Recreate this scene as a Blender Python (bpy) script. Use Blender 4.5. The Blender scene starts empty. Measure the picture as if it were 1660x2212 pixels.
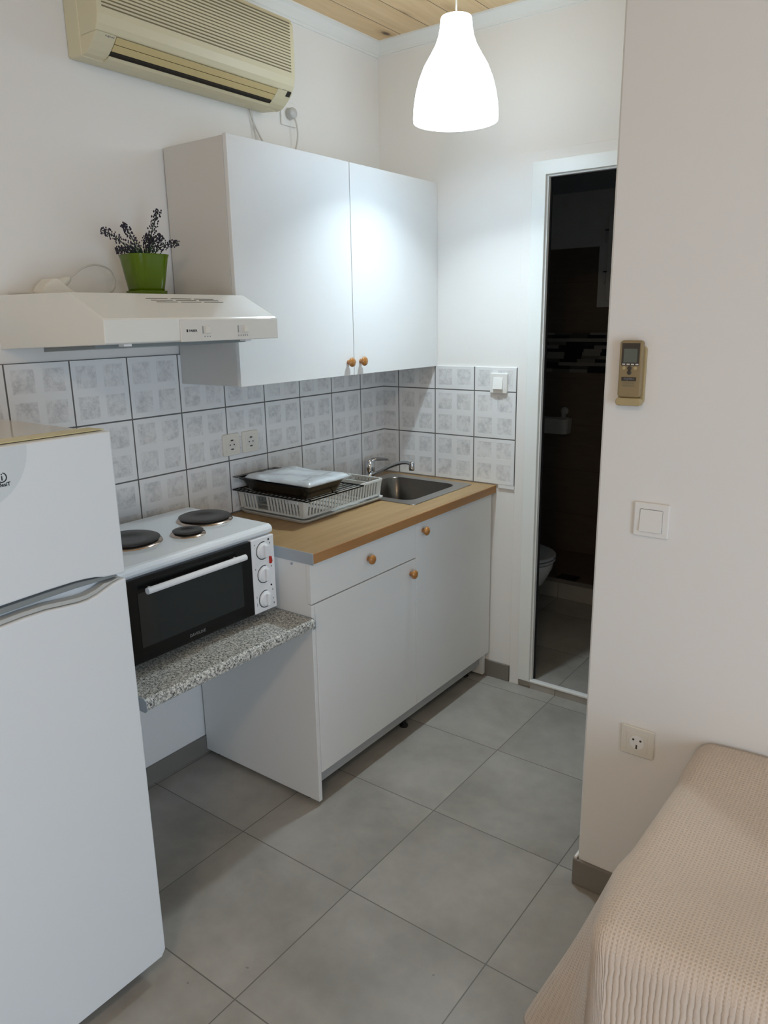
import bpy, bmesh, math, random
from mathutils import Vector, Matrix
random.seed(7)
S = bpy.context.scene
C = S.collection
PI = math.pi

# ------------------------------------------------------------------ materials
def new_mat(name):
    m = bpy.data.materials.new(name); m.use_nodes = True
    nt = m.node_tree
    b = nt.nodes['Principled BSDF']
    return m, nt, b

class N:
    """tiny expression helper over shader math nodes"""
    def __init__(s, nt, sock): s.nt, s.s = nt, sock
    def _op(s, op, o=None, c=None):
        n = s.nt.nodes.new('ShaderNodeMath'); n.operation = op
        s.nt.links.new(s.s, n.inputs[0])
        if o is not None:
            if isinstance(o, N): s.nt.links.new(o.s, n.inputs[1])
            else: n.inputs[1].default_value = o
        if c is not None: n.inputs[2].default_value = c
        return N(s.nt, n.outputs[0])
    def __add__(s, o): return s._op('ADD', o)
    def __sub__(s, o): return s._op('SUBTRACT', o)
    def __mul__(s, o): return s._op('MULTIPLY', o)
    def __truediv__(s, o): return s._op('DIVIDE', o)
    def fr(s): return s._op('FRACT')
    def fl(s): return s._op('FLOOR')
    def ab(s): return s._op('ABSOLUTE')
    def sin(s): return s._op('SINE')
    def lt(s, o): return s._op('LESS_THAN', o)
    def gt(s, o): return s._op('GREATER_THAN', o)
    def mx(s, o): return s._op('MAXIMUM', o)
    def mn(s, o): return s._op('MINIMUM', o)
    def pw(s, o): return s._op('POWER', o)
    def cl(s):
        n = s._op('ADD', 0.0); n.s.node.use_clamp = True; return n
    def ramp(s, a, b):   # linear remap a..b -> 0..1 clamped
        n = s.nt.nodes.new('ShaderNodeMapRange'); s.nt.links.new(s.s, n.inputs[0])
        n.inputs[1].default_value = a; n.inputs[2].default_value = b
        return N(s.nt, n.outputs[0])

def coords(nt, uv=False):
    """world position (objects keep unit scale) or UV, split in x y z"""
    if uv:
        t = nt.nodes.new('ShaderNodeUVMap'); out = t.outputs[0]
    else:
        t = nt.nodes.new('ShaderNodeNewGeometry'); out = t.outputs['Position']
    sp = nt.nodes.new('ShaderNodeSeparateXYZ'); nt.links.new(out, sp.inputs[0])
    return out, N(nt, sp.outputs[0]), N(nt, sp.outputs[1]), N(nt, sp.outputs[2])
def vec(nt, x, y, z):
    c = nt.nodes.new('ShaderNodeCombineXYZ')
    for i, v in enumerate((x, y, z)):
        if isinstance(v, N): nt.links.new(v.s, c.inputs[i])
        else: c.inputs[i].default_value = v
    return c.outputs[0]
def noise(nt, v, scale, detail=3, rough=.5, dist=0):
    n = nt.nodes.new('ShaderNodeTexNoise')
    if v is not None: nt.links.new(v, n.inputs['Vector'])
    n.inputs['Scale'].default_value = scale; n.inputs['Detail'].default_value = detail
    n.inputs['Roughness'].default_value = rough; n.inputs['Distortion'].default_value = dist
    return N(nt, n.outputs['Fac'])
def voro(nt, v, scale, out='Distance', feat=None):
    n = nt.nodes.new('ShaderNodeTexVoronoi'); nt.links.new(v, n.inputs['Vector'])
    n.inputs['Scale'].default_value = scale
    if feat: n.feature = feat
    return n.outputs[out]
def mixc(nt, f, a, b):
    n = nt.nodes.new('ShaderNodeMix'); n.data_type = 'RGBA'
    if isinstance(f, N): nt.links.new(f.s, n.inputs[0])
    else: n.inputs[0].default_value = f
    for i, v in ((6, a), (7, b)):
        if isinstance(v, (tuple, list)): n.inputs[i].default_value = (*v[:3], 1)
        else: nt.links.new(v, n.inputs[i])
    return n.outputs[2]
def bump(nt, h, strength, dist, bsdf):
    n = nt.nodes.new('ShaderNodeBump'); n.inputs['Strength'].default_value = strength
    n.inputs['Distance'].default_value = dist
    nt.links.new(h.s, n.inputs['Height']); nt.links.new(n.outputs[0], bsdf.inputs['Normal'])

def srgb(r, g, b):
    f = lambda c: (c/255/12.92) if c/255 <= .04045 else ((c/255+.055)/1.055)**2.4
    return (f(r), f(g), f(b))

def plain(name, col, rough=.5, metal=0, var=.04, scale=6, bumpk=0, bscale=200, coat=0, spec=None):
    m, nt, b = new_mat(name)
    p, x, y, z = coords(nt)
    n = noise(nt, p, scale, 4)
    d = tuple(c*(1-var) for c in col); l = tuple(min(1, c*(1+var)) for c in col)
    nt.links.new(mixc(nt, n, d, l), b.inputs['Base Color'])
    b.inputs['Roughness'].default_value = rough; b.inputs['Metallic'].default_value = metal
    if coat: b.inputs['Coat Weight'].default_value = coat
    if spec is not None: b.inputs['Specular IOR Level'].default_value = spec
    if bumpk: bump(nt, noise(nt, p, bscale, 4), bumpk, .002, b)
    return m

M = {}
M['wall'] = plain('white_wall_paint', (.797, .784, .764), .85, var=.015, scale=2, bumpk=.12, bscale=90)
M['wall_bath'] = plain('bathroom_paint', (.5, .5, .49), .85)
M['trimwhite'] = plain('white_gloss_trim', (.80, .81, .80), .35, var=.01)
M['crown'] = plain('crown_plaster', (.77, .775, .755), .8, var=.01)
M['alu'] = plain('white_coated_aluminium', (.80, .82, .80), .3, var=.01)
M['gasket'] = plain('black_gasket', (.012, .012, .014), .5)
M['basetile'] = plain('baseboard_tile', (.20, .185, .165), .5, var=.15, scale=4)
M['cab'] = plain('white_cabinet_foil', (.74, .74, .73), .42, var=.01)
M['cabedge'] = plain('cabinet_edge_band', (.62, .60, .57), .5, var=.01)
M['plinth'] = plain('grey_plinth', (.40, .40, .40), .5, var=.02)
M['steel'] = plain('brushed_steel', (.50, .49, .47), .33, 1, var=.1, scale=40)
M['steelbowl'] = plain('shaded_sink_bowl_steel', (.15, .14, .125), .28, 1, var=.1, scale=30)  # rim steel with the shade inside the bowl put into its colour
M['strip'] = plain('aluminium_end_strip', (.42, .46, .50), .5, .35, var=.03)
M['chrome'] = plain('chrome', (.55, .56, .58), .08, 1, var=.02)
M['black'] = plain('black_plastic', (.008, .008, .008), .4)
M['blackenamel'] = plain('black_enamel', (.004, .004, .004), .22, var=.1, spec=.3)
M['plate'] = plain('cast_iron_plate', (.019, .014, .011), .33, var=.25, scale=30)
M['platering'] = plain('steel_plate_ring', (.62, .50, .42), .2, 1, var=.05)
M['enamel'] = plain('white_enamel', (.77, .81, .84), .18, var=.01, coat=.3)
M['applwhite'] = plain('white_appliance_plastic', (.75, .76, .78), .3, var=.01)
M['hood'] = plain('white_hood_lacquer', (.76, .76, .72), .16, var=.01, coat=.5)
M['hoodpanel'] = plain('aged_white_hood_panel', (.68, .655, .61), .35, var=.01)
M['fridge'] = plain('white_fridge_door', (.70, .74, .77), .34, var=.01)
M['fridgetop'] = plain('fridge_top', (.60, .56, .48), .10, var=.04)
M['fridgetrim'] = plain('yellowed_lit_trim', (.66, .60, .34), .35, var=.08)  # aged yellow edge, with yellow light on the top's front painted in
M['fridgegrey'] = plain('grey_grip', (.22, .245, .25), .3, var=.05)
M['fridgegrip'] = plain('light_grey_grip', (.45, .47, .46), .35, var=.03)
M['badge'] = plain('pale_badge', (.60, .655, .68), .3, var=.01)
M['ink'] = plain('black_print', (.01, .01, .01), .5)
M['inkgrey'] = plain('grey_print', (.18, .18, .2), .5)
M['inkwhite'] = plain('silver_print', (.2, .2, .2), .4)
M['ac'] = plain('yellowed_ac_plastic', (.66, .61, .43), .4, var=.03, scale=3)
M['acvane'] = plain('yellow_ac_vane', (.60, .49, .25), .3, var=.05, scale=3)
M['acgap'] = plain('ac_dark_gap', (.20, .165, .095), .7)
M['acdark'] = plain('ac_slot', (.02, .015, .01), .8)
M['cream'] = plain('cream_plastic', (.72, .69, .62), .35, var=.01)
M['switch'] = plain('white_switch_plastic', (.80, .79, .77), .3, var=.01)
M['hole'] = plain('socket_hole', (.03, .025, .02), .6)
M['plug'] = plain('grey_plug', (.55, .55, .54), .4, var=.02)
M['cable'] = plain('white_cable', (.58, .56, .52), .5, var=.02)
M['pot'] = plain('green_glazed_plastic', (.082, .140, .002), .12, var=.08)
M['soil'] = plain('dark_filler', (.02, .02, .012), .9)
M['lav'] = plain('dark_purple_buds', (.022, .018, .035), .55, var=.5, scale=120)
M['leaf'] = plain('dark_green_stems', (.010, .04, .014), .5, var=.4, scale=80)
M['rackwhite'] = plain('white_rack_plastic', (.56, .56, .53), .35, var=.02)
M['ceramic'] = plain('white_ceramic', (.55, .56, .58), .12, var=.01)
M['seat'] = plain('toilet_lid_plastic', (.36, .38, .42), .2, var=.01)
M['pale'] = plain('pale_plastic', (.45, .46, .45), .4)
M['red'] = plain('red_switch', (.42, .02, .01), .3)
M['remote'] = plain('gold_remote', (.27, .20, .10), .38, var=.05)
M['remoteside'] = plain('beige_remote_holder', (.42, .33, .17), .35, var=.05)
M['remdark'] = plain('remote_screen_frame', (.045, .035, .025), .25)
M['lcd'] = plain('remote_lcd', (.11, .125, .10), .2)
M['wood_raw'] = plain('raw_timber', (.45, .36, .24), .7, var=.2, scale=20)
M['mattress'] = plain('mattress_ticking', (.5, .45, .4), .9)
M['drain'] = plain('drain_dark', (.01, .01, .01), .5)

def m_knob():
    m, nt, b = new_mat('varnished_wood_knob')
    p, x, y, z = coords(nt)
    n = noise(nt, vec(nt, x*30, y*30, z*160), 4, 3)
    nt.links.new(mixc(nt, n, (.22, .075, .014), (.52, .23, .05)), b.inputs['Base Color'])
    b.inputs['Roughness'].default_value = .22; b.inputs['Coat Weight'].default_value = .5
    return m
M['knob'] = m_knob()

def m_floor(name, dark=1.0):
    m, nt, b = new_mat(name)
    p, x, y, z = coords(nt)
    T = .4502
    u = (x-.9222)/T; v = (y+1.4399)/T
    du = ((u.fr()-.5).ab()*-1+.5)*T; dv = ((v.fr()-.5).ab()*-1+.5)*T
    g = du.mn(dv).lt(.0017)
    tid = vec(nt, u.fl()*7.3+v.fl()*3.1, v.fl()*11.7, 0)
    wn = nt.nodes.new('ShaderNodeTexWhiteNoise'); nt.links.new(tid, wn.inputs['Vector'])
    r = N(nt, wn.outputs['Value'])
    off = vec(nt, x+r*9, y+r*5, 0)
    n1 = noise(nt, off, 2.6, 5, .55, .3); n2 = noise(nt, off, 14, 6, .6)
    f = (n1*.75+n2*.25).ramp(.34, .66)
    c = mixc(nt, f, (.245*dark, .232*dark, .208*dark), (.40*dark, .38*dark, .345*dark))
    rr = r*.12
    c = mixc(nt, rr, c, (.29*dark, .28*dark, .265*dark))
    sp = noise(nt, p, 45, 1).gt(.80)
    c = mixc(nt, sp*.5, c, (.08, .075, .07))
    c = mixc(nt, g, c, (.14*dark, .13*dark, .115*dark))
    nt.links.new(c, b.inputs['Base Color'])
    nt.links.new((n2*.25+.26).s, b.inputs['Roughness'])
    bump(nt, (g*-1)+n2*.08, .35, .0012, b)
    return m
M['floor'] = m_floor('grey_floor_tiles')

def m_walltile(name, ax):
    """0.2 m tiles, 2x2 embossed marbled squares, dark grout"""
    m, nt, b = new_mat(name)
    p, x, y, z = coords(nt)
    T = .2
    h = (y+.1797+2)/T if ax == 'y' else (x-.0951+2)/T
    v = (z-1.3122+2)/T
    def edge(a): return ((a.fr()-.5).ab()*-1+.5)*T
    g = edge(h).mn(edge(v)).lt(.0024)
    wob = noise(nt, p, 60, 2)*.012
    def band(a):     # 1 inside either of two embossed squares along an axis
        q = ((a.fr()*2).fr()-.5).ab()      # 0 at square centre
        # squares sit nearer each other: shift
        return q
    a1 = (h.fr()-.5).ab(); a2 = (v.fr()-.5).ab()        # 0 at centre, .5 at edge
    q1 = (a1-.236).ab(); q2 = (a2-.236).ab()
    sq = (q1.mx(q2)+wob)
    inside = sq.ramp(.186, .168)
    tid = vec(nt, h.fl()*5.1+q1*.0, v.fl()*9.7, 0)
    wn = nt.nodes.new('ShaderNodeTexWhiteNoise'); nt.links.new(tid, wn.inputs['Vector'])
    r = N(nt, wn.outputs['Value'])
    wp = vec(nt, x+r*3, y+r*4, z+r*2)
    n = noise(nt, wp, 17, 6, .68, .5)
    vein = ((n-.5).ab()).ramp(.0, .035)        # 0 on vein
    n2 = noise(nt, wp, 30, 6, .7)
    patch = n2.ramp(.44, .66)
    vv = ((vein*-1+1)*.28+patch*.52)*inside
    base = mixc(nt, inside, (.78, .785, .79), (.755, .755, .755))
    c = mixc(nt, vv, base, (.43, .44, .455))
    c = mixc(nt, g, c, (.115, .115, .11))
    nt.links.new(c, b.inputs['Base Color'])
    nt.links.new((g*.5+.17).s, b.inputs['Roughness'])
    bump(nt, (inside*-.5)+(g*-1), .5, .0016, b)
    return m
M['tile_left'] = m_walltile('embossed_tiles_left', 'y')
M['tile_back'] = m_walltile('embossed_tiles_back', 'x')

def m_wood(name, along, ca, cb, cc, rough=.4):
    m, nt, b = new_mat(name)
    p, x, y, z = coords(nt)
    if along == 'y': v1 = vec(nt, x*18, y*1.6, z*18); v2 = vec(nt, x*60, y*3, z*60)
    else: v1 = vec(nt, x*1.6, y*18, z*18); v2 = vec(nt, x*3, y*60, z*60)
    a = noise(nt, v1, 1, 5, .6, .6); f = noise(nt, v2, 1, 6, .7)
    c = mixc(nt, a.ramp(.3, .7), ca, cb)
    c = mixc(nt, f.ramp(.55, .75)*.45, c, cc)
    nt.links.new(c, b.inputs['Base Color'])
    b.inputs['Roughness'].default_value = rough
    bump(nt, f, .05, .0006, b)
    return m
M['oak'] = m_wood('oak_laminate', 'y', (.31, .190, .082), (.42, .275, .13), (.21, .125, .052), .42)
M['oakedge'] = m_wood('oak_edge_band', 'y', (.32, .155, .055), (.43, .215, .08), (.22, .10, .035), .45)

def m_pine():
    m, nt, b = new_mat('pine_ceiling_boards')
    p, x, y, z = coords(nt)
    W = .136
    u = (x-.012)/W
    e = ((u.fr()-.5).ab()*-1+.5)*W
    g = e.lt(.0018)
    wn = nt.nodes.new('ShaderNodeTexWhiteNoise'); nt.links.new(vec(nt, u.fl(), 3, 1), wn.inputs['Vector'])
    r = N(nt, wn.outputs['Value'])
    k = vec(nt, x*7, y*3.2+r*7, 0)
    kd = N(nt, voro(nt, k, 1))
    v1 = vec(nt, x*28+kd*1.2, y*1.4+r*20, 0)
    a = noise(nt, v1, 1, 5, .65, .7)
    c = mixc(nt, a.ramp(.3, .72), (.80, .60, .36), (.66, .46, .24))
    c = mixc(nt, r*.35, c, (.72, .50, .26))
    knot = kd.ramp(.12, .05)
    rim = kd.ramp(.24, .12)
    c = mixc(nt, rim*.4, c, (.38, .22, .09))
    c = mixc(nt, knot, c, (.09, .045, .02))
    c = mixc(nt, g, c, (.16, .10, .05))
    nt.links.new(c, b.inputs['Base Color'])
    b.inputs['Roughness'].default_value = .5
    bump(nt, g*-1, .6, .003, b)
    return m
M['pine'] = m_pine()

def m_granite():
    m, nt, b = new_mat('speckled_granite_laminate')
    p, x, y, z = coords(nt)
    n = noise(nt, p, 210, 3, .7); n2 = noise(nt, p, 120, 2, .6); n3 = noise(nt, p, 330, 2)
    c = mixc(nt, n2.ramp(.42, .60), (.25, .255, .24), (.66, .66, .62))
    c = mixc(nt, n3.gt(.56)*.6, c, (.74, .72, .66))
    c = mixc(nt, n.ramp(.555, .585), c, (.02, .018, .018))
    nt.links.new(c, b.inputs['Base Color'])
    b.inputs['Roughness'].default_value = .5
    return m
M['granite'] = m_granite()

def m_bathtile():
    m, nt, b = new_mat('brown_bathroom_tiles')
    p, x, y, z = coords(nt)
    gz = (((z-.02)/.3).fr()-.5).ab().gt(.494)
    gx = (((x+y)/.6).fr()-.5).ab().gt(.497)
    n = noise(nt, vec(nt, x*3, y*3, z*12), 3, 4)
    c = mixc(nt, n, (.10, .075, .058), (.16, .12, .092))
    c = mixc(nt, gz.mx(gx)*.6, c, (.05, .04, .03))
    # mosaic strip between two heights
    row = ((z-1.26)/.0215).fl()
    wn = nt.nodes.new('ShaderNodeTexWhiteNoise'); nt.links.new(vec(nt, row, 1, 2), wn.inputs['Vector'])
    off = N(nt, wn.outputs['Value'])
    col = ((x+y)/.12+off*3).fl()
    wn2 = nt.nodes.new('ShaderNodeTexWhiteNoise'); nt.links.new(vec(nt, row, col, 5), wn2.inputs['Vector'])
    q = N(nt, wn2.outputs['Value'])
    mc = mixc(nt, q.ramp(.35, .65), (.01, .01, .01), (.22, .21, .19))
    c = mixc(nt, z.gt(1.26)*z.lt(1.51), c, mc)
    nt.links.new(c, b.inputs['Base Color'])
    b.inputs['Roughness'].default_value = .3
    return m
M['bathtile'] = m_bathtile()

def m_spread():
    m, nt, b = new_mat('waffle_weave_cotton')
    p, x, y, z = coords(nt, True)
    k = 2*PI/.0074
    wv = noise(nt, p, 9, 3, .5)*3.0
    su = ((x*k)+wv).sin(); sv = ((y*k)+wv).sin()
    # on the front drop the cloth is pulled into vertical ribs
    rib = y.ramp(.70, .78)
    wig = noise(nt, vec(nt, x*40, y*30, 0), 1, 4)*5
    r = ((x*k*.72)+wig).sin()
    waf = (su*.5+.5).mx((sv*.5+.5)).pw(.7)
    rr = (r*.5+.5).pw(.4)
    h = waf*(rib*-1+1)+rr*rib*1.2
    cth = noise(nt, p, 700, 2)*.12
    c = mixc(nt, noise(nt, p, 3, 3), (.60, .50, .415), (.66, .555, .465))
    # shade in the weave pits and rib grooves, painted into the colour
    pit_shade = (h*-1+1)
    c = mixc(nt, pit_shade.ramp(.35, 1)*.5, c, (.33, .25, .19))
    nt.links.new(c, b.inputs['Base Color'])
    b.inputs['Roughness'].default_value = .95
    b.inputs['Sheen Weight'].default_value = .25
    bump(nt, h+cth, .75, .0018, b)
    return m
M['spread'] = m_spread()

def m_emit(name, col, st, mix=0):
    m, nt, b = new_mat(name)
    b.inputs['Base Color'].default_value = (*col, 1)
    b.inputs['Emission Color'].default_value = (*col, 1)
    b.inputs['Emission Strength'].default_value = st
    b.inputs['Roughness'].default_value = .5
    if mix:
        t = nt.nodes.new('ShaderNodeBsdfTranslucent'); t.inputs[0].default_value = (*col, 1)
        mx = nt.nodes.new('ShaderNodeMixShader'); mx.inputs[0].default_value = mix
        nt.links.new(b.outputs[0], mx.inputs[1]); nt.links.new(t.outputs[0], mx.inputs[2])
        nt.links.new(mx.outputs[0], nt.nodes['Material Output'].inputs[0])
    return m
M['shade'] = m_emit('opal_shade', (.78, .91, 1.0), 5.5)
M['bulb'] = m_emit('lit_bulb', (.85, .95, 1), 12)
M['ceillamp'] = m_emit('warm_ceiling_lamp', (1, .78, .585), 61)

def m_glass(name, rough=0, col=(1, 1, 1)):
    m, nt, b = new_mat(name)
    b.inputs['Base Color'].default_value = (*col, 1)
    b.inputs['Transmission Weight'].default_value = 1
    b.inputs['Roughness'].default_value = rough
    b.inputs['IOR'].default_value = 1.45
    return m
M['ovenglass'] = plain('dark_oven_glass', (.012, .016, .016), .09, var=.1)
M['wrap'] = plain('wrapped_plastic_film', (.55, .59, .62), .16, var=.45, scale=9, bumpk=.7, bscale=22, coat=.7)
def m_win():
    m, nt, b = new_mat('window_glass')
    t = nt.nodes.new('ShaderNodeBsdfTransparent'); gl = nt.nodes.new('ShaderNodeBsdfGlossy')
    gl.inputs['Roughness'].default_value = .02
    mx = nt.nodes.new('ShaderNodeMixShader'); mx.inputs[0].default_value = .06
    nt.links.new(t.outputs[0], mx.inputs[1]); nt.links.new(gl.outputs[0], mx.inputs[2])
    nt.links.new(mx.outputs[0], nt.nodes['Material Output'].inputs[0])
    return m
M['glass'] = m_win()

# ------------------------------------------------------------------ mesh helpers
def B(): return bmesh.new()
def box(bm, x0, x1, y0, y1, z0, z1):
    v = [bm.verts.new((x, y, z)) for x in (x0, x1) for y in (y0, y1) for z in (z0, z1)]
    for f in ((0, 1, 3, 2), (4, 6, 7, 5), (0, 4, 5, 1), (2, 3, 7, 6), (0, 2, 6, 4), (1, 5, 7, 3)):
        bm.faces.new([v[i] for i in f])
    return v
def prism(bm, pts, a, b, axis):
    """extrude 2-D polygon along axis between a and b. axis x: pts (y,z); y: pts (x,z); z: pts (x,y)"""
    def P(p, t):
        return {'x': (t, p[0], p[1]), 'y': (p[0], t, p[1]), 'z': (p[0], p[1], t)}[axis]
    A = [bm.verts.new(P(p, a)) for p in pts]; Bv = [bm.verts.new(P(p, b)) for p in pts]
    bm.faces.new(A); bm.faces.new(Bv[::-1])
    n = len(pts)
    for i in range(n): bm.faces.new((A[i], Bv[i], Bv[(i+1) % n], A[(i+1) % n]))
def lathe(bm, prof, c, axis='z', n=40, shape=None, cap0=True, cap1=True):
    """prof list of (r, h); c centre; axis of revolution; shape(angle)->radius factor"""
    rings = []
    for r, h in prof:
        ring = []
        for i in range(n):
            a = 2*PI*i/n; k = shape(a) if shape else 1
            u, w = r*k*math.cos(a), r*k*math.sin(a)
            p = {'z': (u, w, h), 'x': (h, u, w), 'y': (u, h, w)}[axis]
            ring.append(bm.verts.new((c[0]+p[0], c[1]+p[1], c[2]+p[2])))
        rings.append(ring)
    for k in range(len(rings)-1):
        for i in range(n):
            j = (i+1) % n
            bm.faces.new((rings[k][i], rings[k][j], rings[k+1][j], rings[k+1][i]))
    if cap0: bm.faces.new(rings[0][::-1])
    if cap1: bm.faces.new(rings[-1])
def smoothpath(pts, k=6):
    pts = [Vector(p) for p in pts]
    if len(pts) < 3: return pts
    out = []
    for i in range(len(pts)-1):
        p0 = pts[max(i-1, 0)]; p1 = pts[i]; p2 = pts[i+1]; p3 = pts[min(i+2, len(pts)-1)]
        for j in range(k):
            t = j/k
            out.append(.5*((2*p1)+(-p0+p2)*t+(2*p0-5*p1+4*p2-p3)*t*t+(-p0+3*p1-3*p2+p3)*t**3))
    out.append(pts[-1]); return out
def tube(bm, pts, r, n=8, k=6, radii=None):
    P = smoothpath(pts, k) if k > 1 else [Vector(p) for p in pts]
    m = len(P); rings = []
    up = Vector((0, 0, 1))
    d0 = (P[1]-P[0]).normalized()
    if abs(d0.dot(up)) > .95: up = Vector((1, 0, 0))
    for i, p in enumerate(P):
        d = (P[min(i+1, m-1)]-P[max(i-1, 0)]).normalized()
        a = d.cross(up)
        if a.length < 1e-4: a = d.cross(Vector((0, 1, 0)))
        a.normalize(); b = a.cross(d).normalized(); up = b
        rr = r if radii is None else radii[0]+(radii[1]-radii[0])*i/(m-1)
        rings.append([bm.verts.new(p+a*rr*math.cos(2*PI*j/n)+b*rr*math.sin(2*PI*j/n)) for j in range(n)])
    for i in range(m-1):
        for j in range(n):
            q = (j+1) % n
            bm.faces.new((rings[i][j], rings[i][q], rings[i+1][q], rings[i+1][j]))
    bm.faces.new(rings[0][::-1]); bm.faces.new(rings[-1])
def ball(bm, c, r, sc=(1, 1, 1), seg=8):
    bmesh.ops.create_uvsphere(bm, u_segments=seg, v_segments=max(4, seg//2+1), radius=r,
                              matrix=Matrix.Translation(c) @ Matrix.Diagonal((*sc, 1)))
def rrect(x0, x1, y0, y1, r, n=5):
    out = []
    for cx, cy, a0 in ((x1-r, y1-r, 0), (x0+r, y1-r, 90), (x0+r, y0+r, 180), (x1-r, y0+r, 270)):
        for i in range(n+1):
            a = math.radians(a0+90*i/n); out.append((cx+r*math.cos(a), cy+r*math.sin(a)))
    return out

def wloc(o):
    l = Vector((0, 0, 0))
    while o is not None: l += o.location; o = o.parent
    return l
def obj(name, bm, mat, parent=None, bevel=0, smooth=False, seg=2, base=None, autosm=None):
    bmesh.ops.recalc_face_normals(bm, faces=bm.faces[:])
    me = bpy.data.meshes.new(name)
    org = wloc(parent) if parent is not None else Vector(base if base is not None else (0, 0, 0))
    bmesh.ops.translate(bm, verts=bm.verts[:], vec=-org)
    if smooth:
        for f in bm.faces: f.smooth = True
    bm.to_mesh(me); bm.free()
    o = bpy.data.objects.new(name, me); C.objects.link(o)
    mats = mat if isinstance(mat, list) else [mat]
    for q in mats: me.materials.append(q)
    if parent is not None: o.parent = parent
    else: o.location = org
    if bevel:
        b = o.modifiers.new('bevel', 'BEVEL'); b.width = bevel; b.segments = seg
        b.limit_method = 'ANGLE'; b.angle_limit = math.radians(40)
        if smooth: b.harden_normals = False
    if smooth and autosm:
        for e in []: pass
    return o
def sharp(o, ang=35):
    """mark sharp edges so smooth shading keeps creases"""
    bm = bmesh.new(); bm.from_mesh(o.data)
    for e in bm.edges:
        if len(e.link_faces) == 2 and e.calc_face_angle(0) > math.radians(ang): e.smooth = False
    bm.to_mesh(o.data); bm.free(); return o
def thing(name, label, cat, loc, group=None):
    o = bpy.data.objects.new(name, None); C.objects.link(o); o.location = loc
    o.empty_display_size = .05
    return tag(o, label, cat, group)
def tag(o, label, cat, group=None):
    o['label'] = label; o['category'] = cat
    if group: o['group'] = group
    return o
def struct(name, bm, mat, parent=None, bevel=0, **k):
    o = obj(name, bm, mat, parent, bevel, **k)
    if parent is None: o['kind'] = 'structure'
    return o
def dup(root, loc):
    r = root.copy(); C.objects.link(r); r.location = loc
    for ch in list(root.children):
        c = ch.copy(); C.objects.link(c); c.parent = r
        for g in list(ch.children):
            d = g.copy(); C.objects.link(d); d.parent = c
    return r
def text(name, body, size, mat, parent, origin, xdir, ydir, ext=.0003, align='CENTER', sx=1.0, shear=0, bold=.02):
    cu = bpy.data.curves.new(name, 'FONT'); cu.body = body; cu.size = size; cu.extrude = ext
    cu.align_x = align; cu.align_y = 'CENTER'; cu.resolution_u = 2; cu.shear = shear; cu.offset = size*bold
    t = bpy.data.objects.new(name+'_tmp', cu); C.objects.link(t)
    bpy.context.view_layer.update()
    dg = bpy.context.evaluated_depsgraph_get()
    me = bpy.data.meshes.new_from_object(t.evaluated_get(dg))
    bpy.data.objects.remove(t)
    X = Vector(xdir).normalized(); Y = Vector(ydir).normalized(); Z = X.cross(Y)
    mt = Matrix((X*sx, Y, Z)).transposed().to_4x4()
    mt.translation = Vector(origin)-wloc(parent)
    me.transform(mt)
    me.materials.clear(); me.materials.append(mat)
    o = bpy.data.objects.new(name, me); C.objects.link(o); o.parent = parent
    return o

# ------------------------------------------------------------------ room shell
ZC = 2.735; ZW = 2.78
PX, PY = 1.447, -1.030           # free corner of the partition
XR, YB = 4.3, -5.0
bm = B(); box(bm, -.02, XR+.1, YB-.1, .0, -.1, 0)
struct('floor', bm, M['floor'])
bm = B(); box(bm, -.3, 1.6, .0, 2.0, -.07, .031)
box(bm, .802, 1.42, -.012, .0, .0, .0312)
struct('floor', bm, M['floor'])
bm = B(); box(bm, -.1, 0, YB-.1, .12, 0, ZW); struct('wall_left', bm, M['wall'])
# back wall round the bathroom door opening (x .80-1.42, z .03-2.14)
bm = B()
box(bm, -.1, .735, 0, .12, 0, ZW); box(bm, 1.42, PX+.02, 0, .12, 0, ZW); box(bm, .735, 1.42, 0, .12, 2.18, ZW)
struct('wall_back', bm, M['wall'])
# partition block: end face at x = PX, front face at y = PY
bm = B()
pts = [(PX, .0), (PX, PY+.006), (PX+.006, PY), (XR, PY), (XR, PY+.14), (PX+.14, PY+.14), (PX+.14, 0)]
prism(bm, pts, 0, ZW, 'z')
struct('wall_partition', bm, M['wall'])
# right wall with a window behind the viewer's right shoulder
WY0, WY1, WZ0, WZ1 = -4.1, -2.5, .12, 2.15
bm = B()
box(bm, XR, XR+.12, YB-.1, WY0, 0, ZW); box(bm, XR, XR+.12, WY1, PY+.14, 0, ZW)
box(bm, XR, XR+.12, WY0, WY1, 0, WZ0); box(bm, XR, XR+.12, WY0, WY1, WZ1, ZW)
struct('wall_right', bm, M['wall'])
bm = B(); box(bm, -.1, XR+.1, YB-.12, YB, 0, ZW); struct('wall_front', bm, M['wall'])
bm = B(); box(bm, -.02, XR+.1, YB-.1, .02, ZC, ZW); struct('ceiling', bm, M['pine'])
# crown mouldings
def crown(name, pts, a, b, axis):
    bm = B(); prism(bm, pts, a, b, axis); struct(name, bm, M['crown'])
z = ZC
crown('trim_1', [(.0, z-.052), (.006, z-.052), (.008, z-.044), (.012, z-.042), (.020, z-.028), (.030, z-.014), (.036, z-.010), (.040, z-.008), (.040, z), (0, z)], YB, 0, 'y')
crown('trim_2', [(.0, z-.045), (-.006, z-.045), (-.008, z-.036), (-.020, z-.022), (-.034, z-.008), (-.040, z-.006), (-.040, z), (0, z)], 0, PX, 'x')
# baseboards
bm = B(); box(bm, 0, .010, YB, -.0, 0, .070); struct('baseboard_left', bm, M['basetile'], bevel=.0015)
bm = B(); box(bm, .0, .694, -.010, 0, 0, .078); struct('baseboard_back', bm, M['basetile'], bevel=.0015)
bm = B(); prism(bm, [(PX-.012, -.012), (PX-.012, PY-.007), (PX-.009, PY-.010), (XR, PY-.010), (XR, PY), (PX, PY), (PX, -.012)], 0, .085, 'z')
struct('baseboard_partition', bm, M['basetile'], bevel=.0015)
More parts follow.
